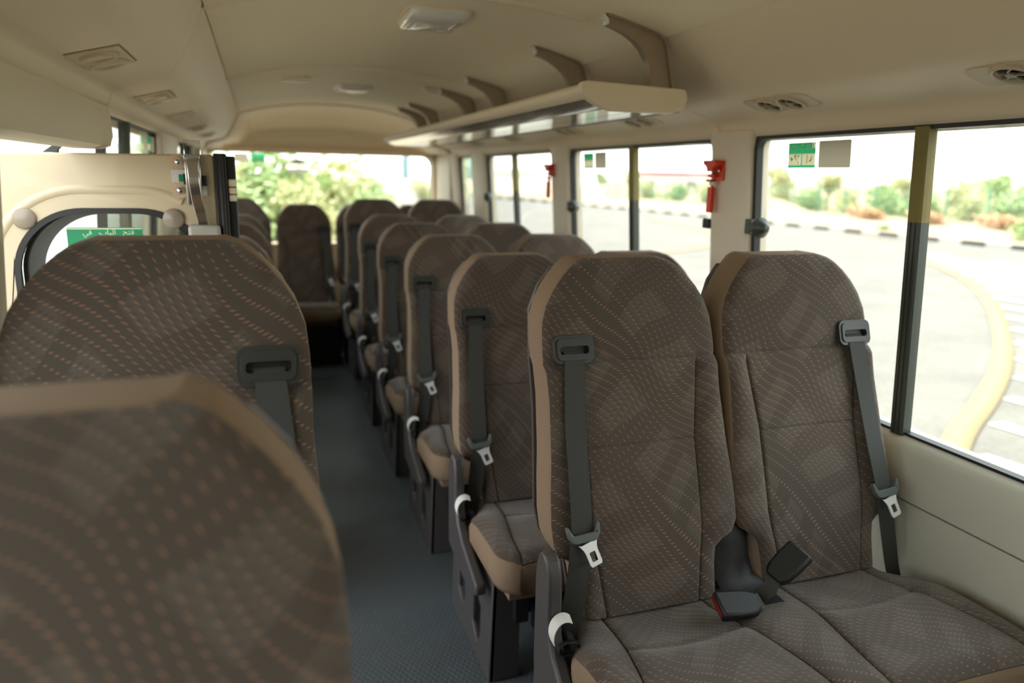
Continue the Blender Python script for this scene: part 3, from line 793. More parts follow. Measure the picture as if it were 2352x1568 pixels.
# ================================================================== CEILING LAMPS AND GRIPS
def lamp(y, label):
    r = thing('ceiling_lamp', label, 'ceiling lamp', (.53, y, ceil_z(.53)), 'ceiling lamps', rel=True)
    g = G(); n = []
    for k, (s, z) in enumerate(((1.0, .004), (1.0, -.008), (.97, -.018), (.88, -.026), (.55, -.030), (.0, -.031))):
        n.append([(.53+a*s, y+b*s, ceil_z(.53)+z) for a, b in rrect(-.09, -.135, .09, .135, .03, 5)])
    g.strip(n, True, 0, True); g.obj('lamp_lens', MT['lens'], r, rel=True, ang=50)
    g = G(); g.plate([(a, b) for a, b in rrect(-.096, -.141, .096, .141, .034)], .008, lambda a, b, t: Vector((.53+a, y+b, ceil_z(.53)+.003-t))); g.obj('lamp_base', MT['trim'], r, rel=True)
lamp(2.335, 'white rounded ceiling lamp nearest the camera'); lamp(4.40, 'white ceiling lamp further back near the rear pocket')
for x, lb in ((.20, 'beige recessed grip in the ceiling left of the rear lamp'), (.91, 'beige recessed grip in the ceiling right of the rear lamp')):
    r = thing('ceiling_grip', lb, 'grip', (x, 3.95, ceil_z(x)), 'recessed ceiling grips', rel=True)
    z = ceil_z(x)
    g = G(); g.box((-.075, -.035, -.004), (.075, .035, .004), at=(x, 3.95, z)); g.obj('grip_plate', MT['trim'], r, rel=True, bevel=.004)
    g = G(); g.tube([(x-.062, 3.93, z), (x-.058, 3.93, z-.016), (x+.058, 3.93, z-.016), (x+.062, 3.93, z)], .007, 8); g.obj('grip_bar', MT['lens'], r, rel=True)

# ================================================================== AIR VENTS
def duct_frame(P, a, b, s):
    # surface point and frame on the facet between profile points a and b
    A = Vector((P[a][0], 0, P[a][1])); B = Vector((P[b][0], 0, P[b][1])); d = (B-A).normalized(); n = Vector((-d.z, 0, d.x))
    if n.z > 0: n = -n
    return A, B, d, n
def vent_right(y, label):
    A, B, d, n = duct_frame(RP, 5, 7, 1); c = A+(B-A)*.5; c.y = y
    r = thing('air_vent', label, 'air vent', tuple(c), 'round twin air vents over the right-hand windows', rel=True)
    F = lambda a, b, t: c+Vector((0, 1, 0))*a+d*b+n*t
    g = G(); g.plate(rrect(-.125, -.038, .125, .042, .025), .003, lambda a, b, t: F(a, b, t), [[(p*.039+dx, q*.039) for p, q in circ(20)] for dx in (-.042, .042)]); g.obj('vent_plate', MT['vent'], r, rel=True, bevel=.001)
    for dx in (-.042, .042):
        g = G(); g.lathe([(.0395, .001), (.0395, .008), (.036, .0105), (.032, .0085), (.0305, .001)], n, F(dx, 0, 0), 28, 0, False); 
        ring = g.obj('vent_ring', MT['vent'], r, rel=True, ang=50)
        g = G(); g.lathe([(.031, .0012), (.031, .0016)], n, F(dx, 0, 0), 24); g.obj('vent_shade_disc', MT['ventdark'], ring, rel=True)  # dark disc on the unbroken duct, painted shade in place of a hole
        g = G(); g.lathe([(.010, .004), (.010, .008), (.006, .009)], n, F(dx+.004, 0, 0), 16)
        for k in range(5):
            a = 2*PI*k/5+.4; e = F(dx+.030*math.cos(a), .030*math.sin(a), .005); m_ = F(dx+.004+.018*math.cos(a+.25), .018*math.sin(a+.25), .006)
            g.ribbon([F(dx+.004, 0, .006), m_, e], .003, .004, tuple(n.cross(e-F(dx, 0, 0)).normalized()))
        g.obj('vent_vane', MT['ventgrey'], ring, rel=True)
def circ(n): return [(math.cos(2*PI*k/n), math.sin(2*PI*k/n)) for k in range(n)]
for y, lb in ((.985, 'large round air vent at the right edge of the view above the nearest window'), (1.665, 'twin round air vents between the end cap of the rack and the nearest window'), (2.43, 'twin round air vents just under the rack end cap'), (3.09, 'small twin air vents above the second visible right window'), (3.84, 'small twin air vents above the third right window'), (4.55, 'farthest twin air vents above the right windows')):
    vent_right(y, lb)
def vent_left(y, label):
    A, B, d, n = duct_frame(LP, 6, 7, -1); c = A+(B-A)*.5; c.y = y
    r = thing('louvre_vent', label, 'air vent', tuple(c), 'flat louvred air vents over the left-hand side', rel=True)
    F = lambda a, b, t: c+Vector((0, 1, 0))*a+d*b+n*t
    g = G(); g.plate([(-.102, -.046), (.102, -.046), (.102, .046), (-.102, .046)], .001, lambda a, b, t: F(a, b, t)); g.obj('vent_gap', MT['ventgrey'], r, rel=True)
    g = G(); g.plate([(-.10, -.044), (.10, -.044), (.10, .044), (-.10, .044)], .0035, lambda a, b, t: F(a, b, t+.0005)); g.obj('vent_plate', MT['vent'], r, rel=True, bevel=.001)
    for dx in (-.044, .044):
        g = G(); pr = []
        for sc_, h in ((1.0, .003), (1.0, .010), (.93, .012), (.86, .010), (.84, .0045)):
            pr.append([F(dx+p*.040*sc_, q*.032*sc_, h) for p, q in circ(24)])
        g.strip(pr, True, 0, False); ring = g.obj('vent_dial', MT['vent'], r, rel=True, ang=50)
        g = G(); g.strip([[F(dx+p*.0345, q*.0275, h) for p, q in circ(24)] for h in (.004, .0048)], True, 0, True); g.obj('vent_recess', MT['ventgrey'], ring, rel=True)  # recess shading is put into the greyer colour
        g = G(); g.plate([(p*.034, q*.027) for p, q in circ(32) if p > -.2], .005, lambda a, b, t: F(dx-a, b, .0045+t)); g.obj('vent_flap', MT['vent'], ring, rel=True, bevel=.001)
        g = G(); g.plate([(-.004, -.009), (-.030, -.020), (-.033, 0), (-.030, .020), (-.004, .009)], .0006, lambda a, b, t: F(dx-a*.9, b*.8, .005+t)); g.obj('vent_shade_plate', MT['ventdark'], ring, rel=True)  # flat dark plate, painted shade where the dial would open
        continue
        for k in range(3): g.box((-.001, -.012, 0), (.001, .012, .004), R=Matrix((tuple((d.x, 0, d.z)), (0, 1, 0), tuple(n))).transposed(), at=F(dx, -.018+.012*k, .0075))
        g.obj('vent_slot', MT['ventdark'], ring, rel=True)
for y, lb in ((1.61, 'nearest flat louvred vent on the left duct'), (2.39, 'second flat louvred vent on the left duct'), (3.13, 'third flat louvred vent on the left duct'), (3.98, 'fourth flat louvred vent on the left duct'), (4.70, 'farthest flat louvred vent on the left duct')):
    vent_left(y, lb)

# ================================================================== EMERGENCY HAMMERS
def hammer(y, label):
    z0 = .02; x = wx(z0)-.030
    r = thing('emergency_hammer', label, 'hammer', (x, y, z0), 'red emergency hammers on the right pillars', rel=True)
    g = G(); g.box((-.006, -.034, -.022), (0, .022, .040), at=(x, y, z0)); hd = g.obj('holder', MT['red'], r, rel=True, bevel=.003)
    g = G(); g.plate([(-.030, .040), (.040, .040), (.040, .030), (.022, .020), (.016, .006), (-.012, .006), (-.02, .02), (-.03, .022)], .028, lambda a, b, t: Vector((x-.006-t, y+a, z0+b))); g.obj('head_cap', MT['red'], r, rel=True, bevel=.003)
    g = G(); g.box((-.022, -.006, -.012), (-.004, .026, -.002), at=(x, y, z0)); g.box((-.026, .006, -.026), (-.004, .028, -.018), at=(x, y, z0)); g.obj('lower_clip', MT['red'], r, rel=True, bevel=.002)
    g = G(); g.plate([(-.002, .018), (.006, .010), (.008, -.014), (-.004, -.014), (-.006, .008)], .006, lambda a, b, t: Vector((x-.012-t, y+a+.006, z0+b))); g.obj('hammer_head', MT['dividertape'], r, rel=True)
    g = G(); g.lathe([(.006, 0), (.006, .006), (.003, .008)], (-1, 0, 0), (x-.006, y-.016, z0+.008), 14); g.obj('screw', MT['chrome'], r, rel=True)
    g = G(); g.box((-.018, -.010, -.036), (-.006, .016, -.026), at=(x, y+.004, z0)); g.obj('white_label', MT['white'], r, rel=True)
    g = G(); g.tube([(x-.012, y+.012, z0-.016), (x-.012, y+.012, z0-.042)], .005, 8); g.box((-.020, -.002, -.122), (-.006, .022, -.042), at=(x, y+.004, z0)); g.obj('handle', MT['red'], r, rel=True, bevel=.005)
hammer(2.035, 'red emergency hammer on the nearest right pillar'); hammer(3.445, 'smaller red emergency hammer on the next pillar back')

# ================================================================== STICKERS
def text_mesh(body, size, fn, name, m, parent, x0=0, z0=0, width=None):
    c = bpy.data.curves.new('t', 'FONT'); c.body = body; c.size = size; c.align_x = 'CENTER'; c.align_y = 'CENTER'; c.resolution_u = 2
    o = bpy.data.objects.new('t', c); COL.objects.link(o); dg = bpy.context.evaluated_depsgraph_get()
    me = bpy.data.meshes.new_from_object(o.evaluated_get(dg)); bpy.data.objects.remove(o)
    xs = [v.co.x for v in me.vertices]; ys = [v.co.y for v in me.vertices]; k = 1
    if width: k = width/(max(xs)-min(xs))
    cx = (max(xs)+min(xs))/2; cy = (max(ys)+min(ys))/2
    pw = parent_world(parent)
    for v in me.vertices:
        p = fn(x0+(v.co.x-cx)*k, z0+(v.co.y-cy)*min(k, 1.6)); v.co = Vector(p)+Vector((0, 0, H))-pw
    me.materials.clear(); me.materials.append(m); me.name = name
    b = bpy.data.objects.new(name, me); COL.objects.link(b); b.parent = parent
    return b
AR_FATH = '\uFED3\uFE98\uFEA2'                     # open
AR_NAF = '\uFEE7\uFE8E\uFED3\uFEAC\uFE93'          # window
AR_TAW = '\uFE8D\uFEDF\uFEC4\uFEEE\uFE8D\uFEAD\uFEEF'   # emergency
AR_BAB = '\uFE8D\uFEDF\uFE92\uFE8E\uFE8F'          # the door
AR_FI = '\uFED3\uFEF2'                             # in
def rev(*ws): return '   '.join(x[::-1] for x in reversed(ws))
def stickers(y, z, side, w_, label_g, label_b, detail):
    P = wx if side > 0 else lx; s = side
    # a runs to the viewer's right (towards -y on the right side, +y on the left side)
    F = lambda a, b, t=0: Vector((P(z+b)-s*(.001+t), y-side*a, z+b))
    r = thing('exit_sticker', label_g, 'sticker', tuple(F(0, 0)), 'green emergency window stickers', rel=True)
    h = w_*.62
    kq = w_/.108
    cuts = [rrect(-.052*kq, -.026*kq, -.004*kq, .0035*kq, .003*kq, 3), rrect(.002*kq, -.026*kq, .051*kq, .0035*kq, .003*kq, 3), rrect(.040*kq, .0185*kq, .050*kq, .032*kq, .002*kq, 3)] if detail else [[(-w_*.47, -h*.38), (w_*.47, -h*.38), (w_*.47, h*.02), (-w_*.47, h*.02)]]
    g = G(); g.face(rrect(-w_/2, -h/2, w_/2, h/2, .003, 3), lambda a, b, t: F(a, b, .0004), 0, cuts); g.obj('sticker_sheet', MT['greensticker'], r, rel=True)
    if detail:
        k = w_/.108
        g = G()
        def bar(x0, z0, x1, z1): g.face([(x0, z0), (x1, z0), (x1, z1), (x0, z1)], lambda a, b, t: F(a*k, b*k, .0007))
        bar(-.053, .0155, .053, .0170); bar(-.0015, -.032, -.0005, .0145)
        g.face(rrect(-.052, -.026, -.004, .0035, .003, 3), lambda a, b, t: F(a*k, b*k, .0007)); g.face(rrect(.002, -.026, .051, .0035, .003, 3), lambda a, b, t: F(a*k, b*k, .0007))
        g.face(rrect(.040, .0185, .050, .032, .002, 3), lambda a, b, t: F(a*k, b*k, .0007))
        g.obj('sticker_panel', MT['cream'], r, rel=True)
        g = G()
        g.face([(.043, .020), (.0445, .026), (.0455, .031), (.047, .026), (.048, .020), (.0465, .020), (.0455, .024), (.0445, .020)], lambda a, b, t: F(a*k, b*k, .0011))
        for pl in ([(.020, -.022), (.022, -.010), (.020, .001), (.023, .001), (.0245, -.010), (.0225, -.022)], [(.030, -.016), (.036, -.011), (.037, -.003), (.040, -.003), (.0395, -.013), (.033, -.019)],
                   [(-.044, -.010), (-.040, -.003), (-.036, -.008), (-.031, -.009), (-.036, -.012), (-.040, -.018), (-.041, -.012)], [(-.030, -.002), (-.020, -.014), (-.018, -.012), (-.024, -.004), (-.018, .001), (-.028, .001)],
                   [(-.016, -.002), (-.008, .002), (-.007, -.001), (-.014, -.006)], [(-.016, -.018), (-.009, -.024), (-.008, -.022), (-.015, -.016)]):
            g.face(pl, lambda a, b, t: F(a*k, b*k, .0011))
        g.obj('pictogram', MT['greensticker'], r, rel=True)
        text_mesh(rev(AR_FATH, AR_NAF, AR_TAW), .018, lambda a, b: F(a, b, .0012), 'lettering', MT['whiteink'], r, -.008*k, .0245*k, .082*k)
        text_mesh('2', .012, lambda a, b: F(a, b, .0012), 'numeral', MT['whiteink'], r, -.028*k, .0085*k)
        text_mesh('1', .012, lambda a, b: F(a, b, .0012), 'numeral', MT['whiteink'], r, .026*k, .0085*k)
    else:
        g = G(); g.face([(-w_*.47, -h*.38), (w_*.47, -h*.38), (w_*.47, h*.02), (-w_*.47, h*.02)], lambda a, b, t: F(a, b, .0007)); g.face([(-w_*.47, h*.14), (w_*.47, h*.14), (w_*.47, h*.19), (-w_*.47, h*.19)], lambda a, b, t: F(a, b, .0007)); g.obj('sticker_panel', MT['cream'], r, rel=True)
    dx = w_*.5+.012+w_*.52
    r = thing('blank_sticker', label_b, 'sticker', tuple(F(dx, 0)), 'greyish sticker backs beside the green ones', rel=True)
    g = G(); g.face(rrect(dx-w_*.53, -h/2, dx+w_*.53, h/2+.002, .004, 4), lambda a, b, t: F(a, b, .0004)); g.obj('sticker_sheet', MT['greysticker'], r, rel=True)
stickers(1.690, .070, 1, .108, 'green emergency window sticker with two pictograms on the nearest right window', 'beige-grey sticker back beside the large green sticker on the nearest right window', True)
stickers(3.075, .072, 1, .108, 'green and cream sticker on the second right window', 'beige sticker back on the second right window', False)
stickers(3.06, .088, -1, .09, 'green sticker on the left window behind the door', 'pale sticker back on the left window behind the door', False)
for x, wdt, mt, nm, lb, ct in ((-.112, .10, 'greysticker', 'blank_sticker', 'grey sticker back at the top left of the rear window', 'sticker'), (.012, .102, 'greensticker', 'exit_sticker', 'green and cream sticker at the top left of the rear window', 'sticker')):
    g = G(); g.face([(x-wdt/2, .064), (x+wdt/2, .064), (x+wdt/2, .128), (x-wdt/2, .128)], lambda a, b, t: Vector((a, 6.0505, b))); o = tag(g.obj(nm, MT[mt], rel=True), lb, ct)
    if mt == 'greensticker':
        g = G(); g.face([(x-wdt*.46, .070), (x+wdt*.46, .070), (x+wdt*.46, .094), (x-wdt*.46, .094)], lambda a, b, t: Vector((a, 6.0495, b))); q = g.obj('sticker_panel', MT['cream'], rel=True); q.parent = o

# ================================================================== OPEN DOOR ON THE LEFT
DY = 2.0
dr = bpy.data.objects.new('door_1', None); COL.objects.link(dr); dr['kind'] = 'structure'; dr.location = (-.34, DY, -.55)
fy = lambda a, b, t: Vector((a, DY+t, b))
hole = rrect(-.548, -.80, -.128, -.100, .150, 14)
hole2 = rrect(-.535, -.83, -.115, -.068, .170, 12)
g = G(); g.plate([(-.80, -1.88), (-.100, -1.88), (-.100, .030), (-.106, .037), (-.62, .030), (-.80, .02)], .045, fy, [hole]); g.obj('door_panel', MT['door'], dr, rel=True, bevel=.008)
# pressed step that follows the window
def arch(d):
    x0, x1, zt, r = -.548-d, -.128+d, -.100+d, .150+d
    out = [(x0, -.62), (x0, -.40)]
    for k in range(13): t = math.radians(180-90*k/12); out.append((x0+r+r*math.cos(t), zt-r+r*math.sin(t)))
    for k in range(13):
        t = math.radians(90-90*k/12); q = (x1-r+r*math.cos(t), zt-r+r*math.sin(t))
        if q[0] < -.150: out.append(q)
    return out
g = G(); n = min(len(arch(d)) for d in (.040, .046, .058, .064))
g.strip([[fy(a, b, t) for a, b in arch(d)[:n]] for d, t in ((.036, .002), (.042, -.0035), (.050, -.005), (.056, -.004), (.062, .002))], False)
g.obj('pressed_step', MT['door'], dr, rel=True, ang=80)
g = G(); g.plate(rrect(-.553, -.807, -.122, -.094, .155, 14), .012, lambda a, b, t: fy(a, b, -.003+t), [rrect(-.540, -.793, -.136, -.107, .143, 14)]); g.plate(rrect(-.546, -.80, -.130, -.100, .150, 14), .004, lambda a, b, t: fy(a, b, .040+t), [rrect(-.500, -.77, -.150, -.110, .14, 14)]); g.obj('window_seal', MT['rubber'], dr, rel=True)
g = G(); g.plate(rrect(-.546, -.80, -.130, -.102, .148, 14), .004, lambda a, b, t: fy(a, b, .028+t)); g.obj('pane', MT['glass'], dr, rel=True)
g = G(); g.plate([(-.475, .030), (-.440, .056), (-.428, .060), (-.424, .052), (-.436, .040), (-.438, .030)], .01, lambda a, b, t: fy(a, b, .01+t)); g.obj('hook', MT['bezel'], dr, rel=True, bevel=.002)
for x in (-.519, -.201):
    g = G(); g.lathe([(.025, .002), (.0245, -.006), (.020, -.010), (.0, -.0115)], (0, 1, 0), fy(x, -.119, 0), 24); g.obj('screw_cap', MT['knob'], dr, rel=True, ang=50)
g = G(); g.box((-.101, -.012, -1.88), (-.072, .05, .040), at=(0, DY, 0)); g.box((-.074, .004, -1.88), (-.052, .040, .034), at=(0, DY, 0)); g.box((-.090, -.022, -1.88), (-.078, -.010, .038), at=(0, DY, 0)); g.obj('edge_seal', MT['rubber'], dr, rel=True, bevel=.004)
g = G()
for z0, z1 in ((-.040, -.022), (-.058, -.042), (-.076, -.060)): g.box((-.070, -.006, z0), (-.052, .006, z1), at=(0, DY, 0))
g.obj('striker', MT['trim'], dr, rel=True, bevel=.003, label='small cream striker block on the black edge')
# handle
hd = bpy.data.objects.new('door_handle', None); COL.objects.link(hd); hd.parent = dr; hd.location = Vector((-.155, DY-.03, -.02+H))-dr.location
g = G(); pth = [fy(-.1475, .026, -.030), fy(-.1475, .010, -.034), fy(-.146, -.03, -.036), fy(-.143, -.07, -.032), fy(-.138, -.10, -.024), fy(-.134, -.125, -.020), fy(-.133, -.14, -.020)]
g.ribbon(pth, .025, .006, (1, 0, 0)); g.obj('lever', MT['chrome'], hd, rel=True, ang=60, bevel=.0015)
g = G(); g.box((-.166, -.018, -.085), (-.160, -.0, .036), at=(0, DY, 0)); g.box((-.136, -.020, -.050), (-.131, 0, .036), at=(0, DY, 0)); g.box((-.166, -.034, .024), (-.130, -.030, .036), at=(0, DY, 0)); g.obj('bracket', MT['chrome'], hd, rel=True, bevel=.0015)
for z in (.018, -.050):
    g = G(); g.plate(rrect(-.198, z-.019, -.164, z+.019, .012), .004, lambda a, b, t: fy(a, b, -.005+t)); q = g.obj('fixing_plate', MT['peach'], hd, rel=True)
    g = G(); g.lathe([(.009, 0), (.009, -.003), (.0065, -.003), (.0065, -.008), (0, -.009)], (0, 1, 0), fy(-.181, z, -.005), 18)
    b_ = g.obj('bolt', MT['chrome'], hd, rel=True)
g = G(); g.box((-.198, -.008, -.031), (-.165, -.001, -.001), at=(0, DY, 0)); g.box((-.131, -.012, -.062), (-.120, -.001, -.040), at=(0, DY, 0)); g.obj('white_tab', MT['white'], hd, rel=True)
g = G(); g.box((-.182, -.0095, -.030), (-.170, -.0075, -.012), at=(0, DY, 0)); g.obj('green_tab', MT['greensign'], hd, rel=True)
g = G(); g.box((-.171, -.016, -.036), (-.164, -.004, -.010), at=(0, DY, 0)); g.box((-.129, -.016, -.038), (-.119, -.004, -.014), at=(0, DY, 0)); g.obj('spring', MT['black'], hd, rel=True)
g = G(); g.box((-.164, -.040, .020), (-.128, -.016, .068), at=(0, DY, 0)); g.obj('clear_guard', MT['clear'], hd, rel=True)
g = G(); g.box((-.168, -.034, -.26), (-.094, .004, -.133), at=(0, DY, 0)); g.obj('latch_cover', MT['latchgrey'], dr, rel=True, bevel=.008)
sg_ = thing('door_sign', 'green sign with white Arabic lettering on the door window', 'sign', (-.36, DY+.026, -.2), rel=True)
g = G(); g.plate(rrect(-.442, -.26, -.277, -.142, .004, 3), .001, lambda a, b, t: fy(a, b, .024+t)); g.obj('sign_sheet', MT['greensign'], sg_, rel=True)
g = G(); g.plate([(-.441, -.1462), (-.278, -.1462), (-.278, -.1435), (-.441, -.1435)], .0005, lambda a, b, t: fy(a, b, .0232+t)); g.obj('sign_border', MT['whiteink'], sg_, rel=True)
text_mesh(rev(AR_FATH, AR_BAB, AR_FI), .03, lambda a, b: fy(a, b, .0234), 'lettering', MT['whiteink'], sg_, -.352, -.1565, .112)

# under-mirror outside the rear window
def mtilt(p):
    x, y, z = p; x *= 1.12; z *= .74; c, q = math.cos(.62), math.sin(.62)
    return (x+.315, 6.35+y*c-z*q, .040+y*q+z*c)
mr = thing('rear_mirror', 'oval mirror hanging outside the top of the rear window', 'mirror', (.30, 6.35, .05), rel=True)
g = G(); g.lathe([(.0, .03), (.07, .024), (.088, .008), (.09, 0), (.086, -.004)], (0, 1, 0), (0, 0, 0), 32)
g.v = [mtilt(p) for p in g.v]; g.obj('mirror_shell', MT['divider'], mr, rel=True, ang=60)
g = G(); g.lathe([(.083, -.004), (.05, -.008), (0, -.010)], (0, 1, 0), (0, 0, 0), 32); g.v = [mtilt(p) for p in g.v]; g.obj('mirror_face', MT['mirror'], mr, rel=True, ang=60)
g = G(); g.tube([(.315, 6.36, .09), (.30, 6.33, .12), (.285, 6.15, .19), (.285, 6.045, .205)], .006, 8); g.obj('stalk', MT['black'], mr, rel=True)

# ================================================================== OUTSIDE
GZ = -2.2
g = G(); g.box((-60, -60, GZ-.3), (25.2, 300, GZ)); struct(g.obj('ground', MT['asphalt'], rel=True))
g = G(); g.box((25.35, -60, GZ-.3), (600, 600, GZ+.10)); struct(g.obj('ground', MT['sand'], rel=True))
g = G(); g.box((-120, 17, GZ-.2), (8, 400, GZ+.04)); struct(g.obj('ground', MT['sand'], rel=True))
g = G(); g.box((-400, 300, GZ-.3), (25.3, 700, GZ+.02)); struct(g.obj('ground', MT['sand'], rel=True))
def road_band(pts, wd, m, name, label, z=.012):
    g = G(); L_ = []; pts = [Vector((x, y, 0)) for x, y in pts]; fine = []
    for i in range(len(pts)-1):
        p0 = pts[max(i-1, 0)]; p1 = pts[i]; p2 = pts[i+1]; p3 = pts[min(i+2, len(pts)-1)]
        for k in range(6):
            t = k/6; fine.append(.5*((2*p1)+(-p0+p2)*t+(2*p0-5*p1+4*p2-p3)*t*t+(-p0+3*p1-3*p2+p3)*t**3))
    fine.append(pts[-1]); A = []; B = []
    for i, p in enumerate(fine):
        d = (fine[min(i+1, len(fine)-1)]-fine[max(i-1, 0)]).normalized(); n = Vector((-d.y, d.x, 0))*wd/2
        A.append((p.x+n.x, p.y+n.y, GZ+z)); B.append((p.x-n.x, p.y-n.y, GZ+z))
    g.grid([A, B]); o = g.obj(name, m, rel=True); o.modifiers.new('s', 'SOLIDIFY').thickness = .008
    return tag(o, label, 'road marking')
road_band([(20.6, 19.0), (18.6, 16.6), (15.9, 13.0), (13.1, 10.1), (10.4, 7.75), (8.6, 6.35), (7.1, 5.35), (6.1, 4.75), (5.5, 4.35), (4.9, 3.9), (4.2, 3.2)], .24, MT['yellow'], 'yellow_line', 'broad curved yellow line bordering the white hatching on the asphalt')
road_band([(20.95, 17.6), (21.0, 16.5), (21.1, 13), (21.2, 8), (21.2, 0)], .22, MT['yellow'], 'yellow_line', 'thin yellow line at the far side of the white hatching')
road_band([(20.5, 37), (19.0, 29.6), (17.0, 25.3), (15.1, 22.3), (13.0, 20.4), (10, 19)], .22, MT['yellow'], 'yellow_line', 'faint curved yellow line seen through the second right window')
road_band([(24.3, 26), (24.0, 23.2), (23.8, 21.0)], .16, MT['yellow'], 'yellow_line', 'short yellow dash near the far kerb')
ycurve = [(4.9, 3.9), (5.5, 4.35), (6.1, 4.75), (7.1, 5.35), (8.6, 6.35), (10.4, 7.75), (13.1, 10.1), (15.9, 13.0), (18.6, 16.6), (20.6, 19.0)]
hat = thing('hatching', 'white hatched stripes painted on the asphalt inside the yellow curve', 'road marking', (12, 5, GZ), rel=True)
xx = 5.55
while xx < 20.9:
    y1 = interp(ycurve, xx)-.22
    g = G(); g.box((xx-.10, y1-9, GZ+.004), (xx+.10, y1, GZ+.012)); g.v = [(x+(y1-y)*.13, y, z) for x, y, z in g.v]; g.obj('stripe', MT['whitepaint'], hat, rel=True)
    xx += .93
kb = thing('kerb', 'kerb of alternating black and white blocks along the far side of the road', 'kerb', (25.27, 20, GZ), rel=True)
def kx(y): return 25.27 if y < 40 else 25.27-.004*(y-40)**2
y = -4.0; k = 0
meA = meB = None
while y < 78:
    g = G(); L_ = .98; g.box((-.08, .0, 0), (.09, L_, .16))
    if k < 2:
        me = g.mesh('kerb_block', [MT['kerbblack'] if k % 2 == 0 else MT['kerbwhite']])
        if k == 0: meA = me
        else: meB = me
    me = meA if k % 2 == 0 else meB
    o = bpy.data.objects.new('kerb_block', me); COL.objects.link(o); o.parent = kb; o.location = Vector((kx(y), y, GZ+H))-kb.location
    o.rotation_euler = (0, 0, -math.atan2(kx(y+1)-kx(y), 1)); y += 1.0; k += 1
# low sand heap
def mound(x, y, rx, ry, h, m, name, label, cat):
    g = G(); pts = []
    for i in range(13):
        r_ = i/12; pts.append([(x+rx*r_*math.cos(2*PI*k/24), y+ry*r_*math.sin(2*PI*k/24), GZ+.09+h*(1-sm(r_))*(1+.12*math.sin(3*k+4*r_))) for k in range(25)])
    g.grid(pts); return tag(g.obj(name, m, rel=True, ang=80), label, cat)
mound(32.2, 42, 4.0, 4.5, 1.0, MT['sand'], 'sand_heap', 'low pale sand heap behind the kerb', 'sand heap')

# foliage
def leaf_cloud(n, fn, size, name, m, seed):
    rnd = random.Random(seed); g = G()
    for _ in range(n):
        p = Vector(fn(rnd)); a = Vector((rnd.gauss(0, 1), rnd.gauss(0, 1), rnd.gauss(0, 1))).normalized(); b = a.orthogonal().normalized(); c = a.cross(b); s = size*rnd.uniform(.6, 1.4)
        g.add([p-b*s, p+c*s*.45, p+b*s, p-c*s*.45], [(0, 1, 2, 3)])
    return g.mesh(name, [m], smooth=False, fix=False)
def crown(lobes, shell=.45):
    def f(rnd):
        l = rnd.choice(lobes); d = Vector((rnd.gauss(0, 1), rnd.gauss(0, 1), rnd.gauss(0, 1))).normalized()*(rnd.uniform(shell, 1))
        return (l[0]+d.x*l[3], l[1]+d.y*l[3], l[2]+d.z*l[3]*.8)
    return f
def lobes(seed, r, h, k=9):
    rnd = random.Random(seed); out = []
    for _ in range(k):
        a = rnd.uniform(0, 2*PI); q = rnd.uniform(0, .62)*r; out.append((q*math.cos(a), q*math.sin(a), h+rnd.uniform(-.45, .55)*r*.8, r*rnd.uniform(.38, .6)))
    return out
TREE = [leaf_cloud(2600, crown(lobes(11+i, 1.4, 2.35)), .10, 'foliage', MT['leafy'] if i != 1 else MT['leafg'], 5+i) for i in range(3)]
BUSH = [leaf_cloud(1500, crown(lobes(31+i, 1.1, .55)), .085, 'foliage', (MT['leafg'], MT['leafy'], MT['dry'])[i], 15+i) for i in range(3)]
def trunk_mesh():
    g = G(); g.tube([(0, 0, 0), (.05, .03, .8), (-.02, .08, 1.5), (.1, .05, 2.3)], [.11, .09, .07, .04], 8)
    for a in (0.5, 2.3, 4.2): g.tube([(0, .05, 1.2), (.4*math.cos(a), .4*math.sin(a), 1.8), (.8*math.cos(a), .8*math.sin(a), 2.4)], [.05, .04, .02], 6)
    return g.mesh('trunk', [MT['bark']])
TR = trunk_mesh()
rnd = random.Random(3)
def tree(x, y, s, k, label, zs=1.0):
    r = thing('tree', label, 'tree', (x, y, GZ+.06), 'trees beyond the road', rel=True); r.scale = (s, s, s*zs); r.rotation_euler = (0, 0, rnd.uniform(0, 6)); link(TREE[k], r); link(TR, r)
def bush(x, y, s, k, label, grp, zs=1, ys=1):
    r = thing('bush', label, 'bush', (x, y, GZ+.06), grp, rel=True); r.scale = (s, s*ys, s*zs); r.rotation_euler = (0, 0, rnd.uniform(0, 6) if ys == 1 else rnd.uniform(-.1, .1)); o = link(BUSH[k], r)
tree(40, 50.5, 1.05, 0, 'tall pale tree seen left of the green sticker in the nearest window'); tree(41, 46, .9, 0, 'rounded pale tree under the beige sticker')
tree(42, 39.5, .85, 0, 'pale tree left of the sash divider in the nearest window'); tree(42, 33.2, .9, 1, 'green tree at the right end of the nearest window')
tree(40, 76, 1.0, 0, 'pale tree seen through the second right window'); tree(42, 88, .9, 1, 'green tree at the left of the second right window')
tree(46, 58, .9, 1, 'green tree behind the nearest pillar')
tree(43, 28, .9, 1, 'green tree beyond the right edge of the view')
gp = 'green bushes along the fence'
for i, (x, y, s, k) in enumerate(((39.6, 46.0, 1.5, 0), (40, 42.8, 1.35, 1), (39.7, 39.2, 1.4, 0), (40, 36.4, 1.5, 0), (40.2, 33.2, 1.4, 1), (40, 30.6, 1.5, 0), (40, 27.8, 1.4, 1), (40.2, 25.0, 1.5, 0), (40, 50, 1.5, 1), (40, 54, 1.4, 0), (39.8, 60, 1.5, 1), (40, 66, 1.5, 0), (40, 72, 1.5, 1), (45.5, 45, 2.0, 0), (46, 39, 2.0, 1), (46, 34, 2.0, 0), (46, 29, 1.9, 1))):
    bush(x, y, s, k, 'leafy green bush in the row growing along the far side of the fence', gp, .95)
gd = 'dry brown brush on the sand'
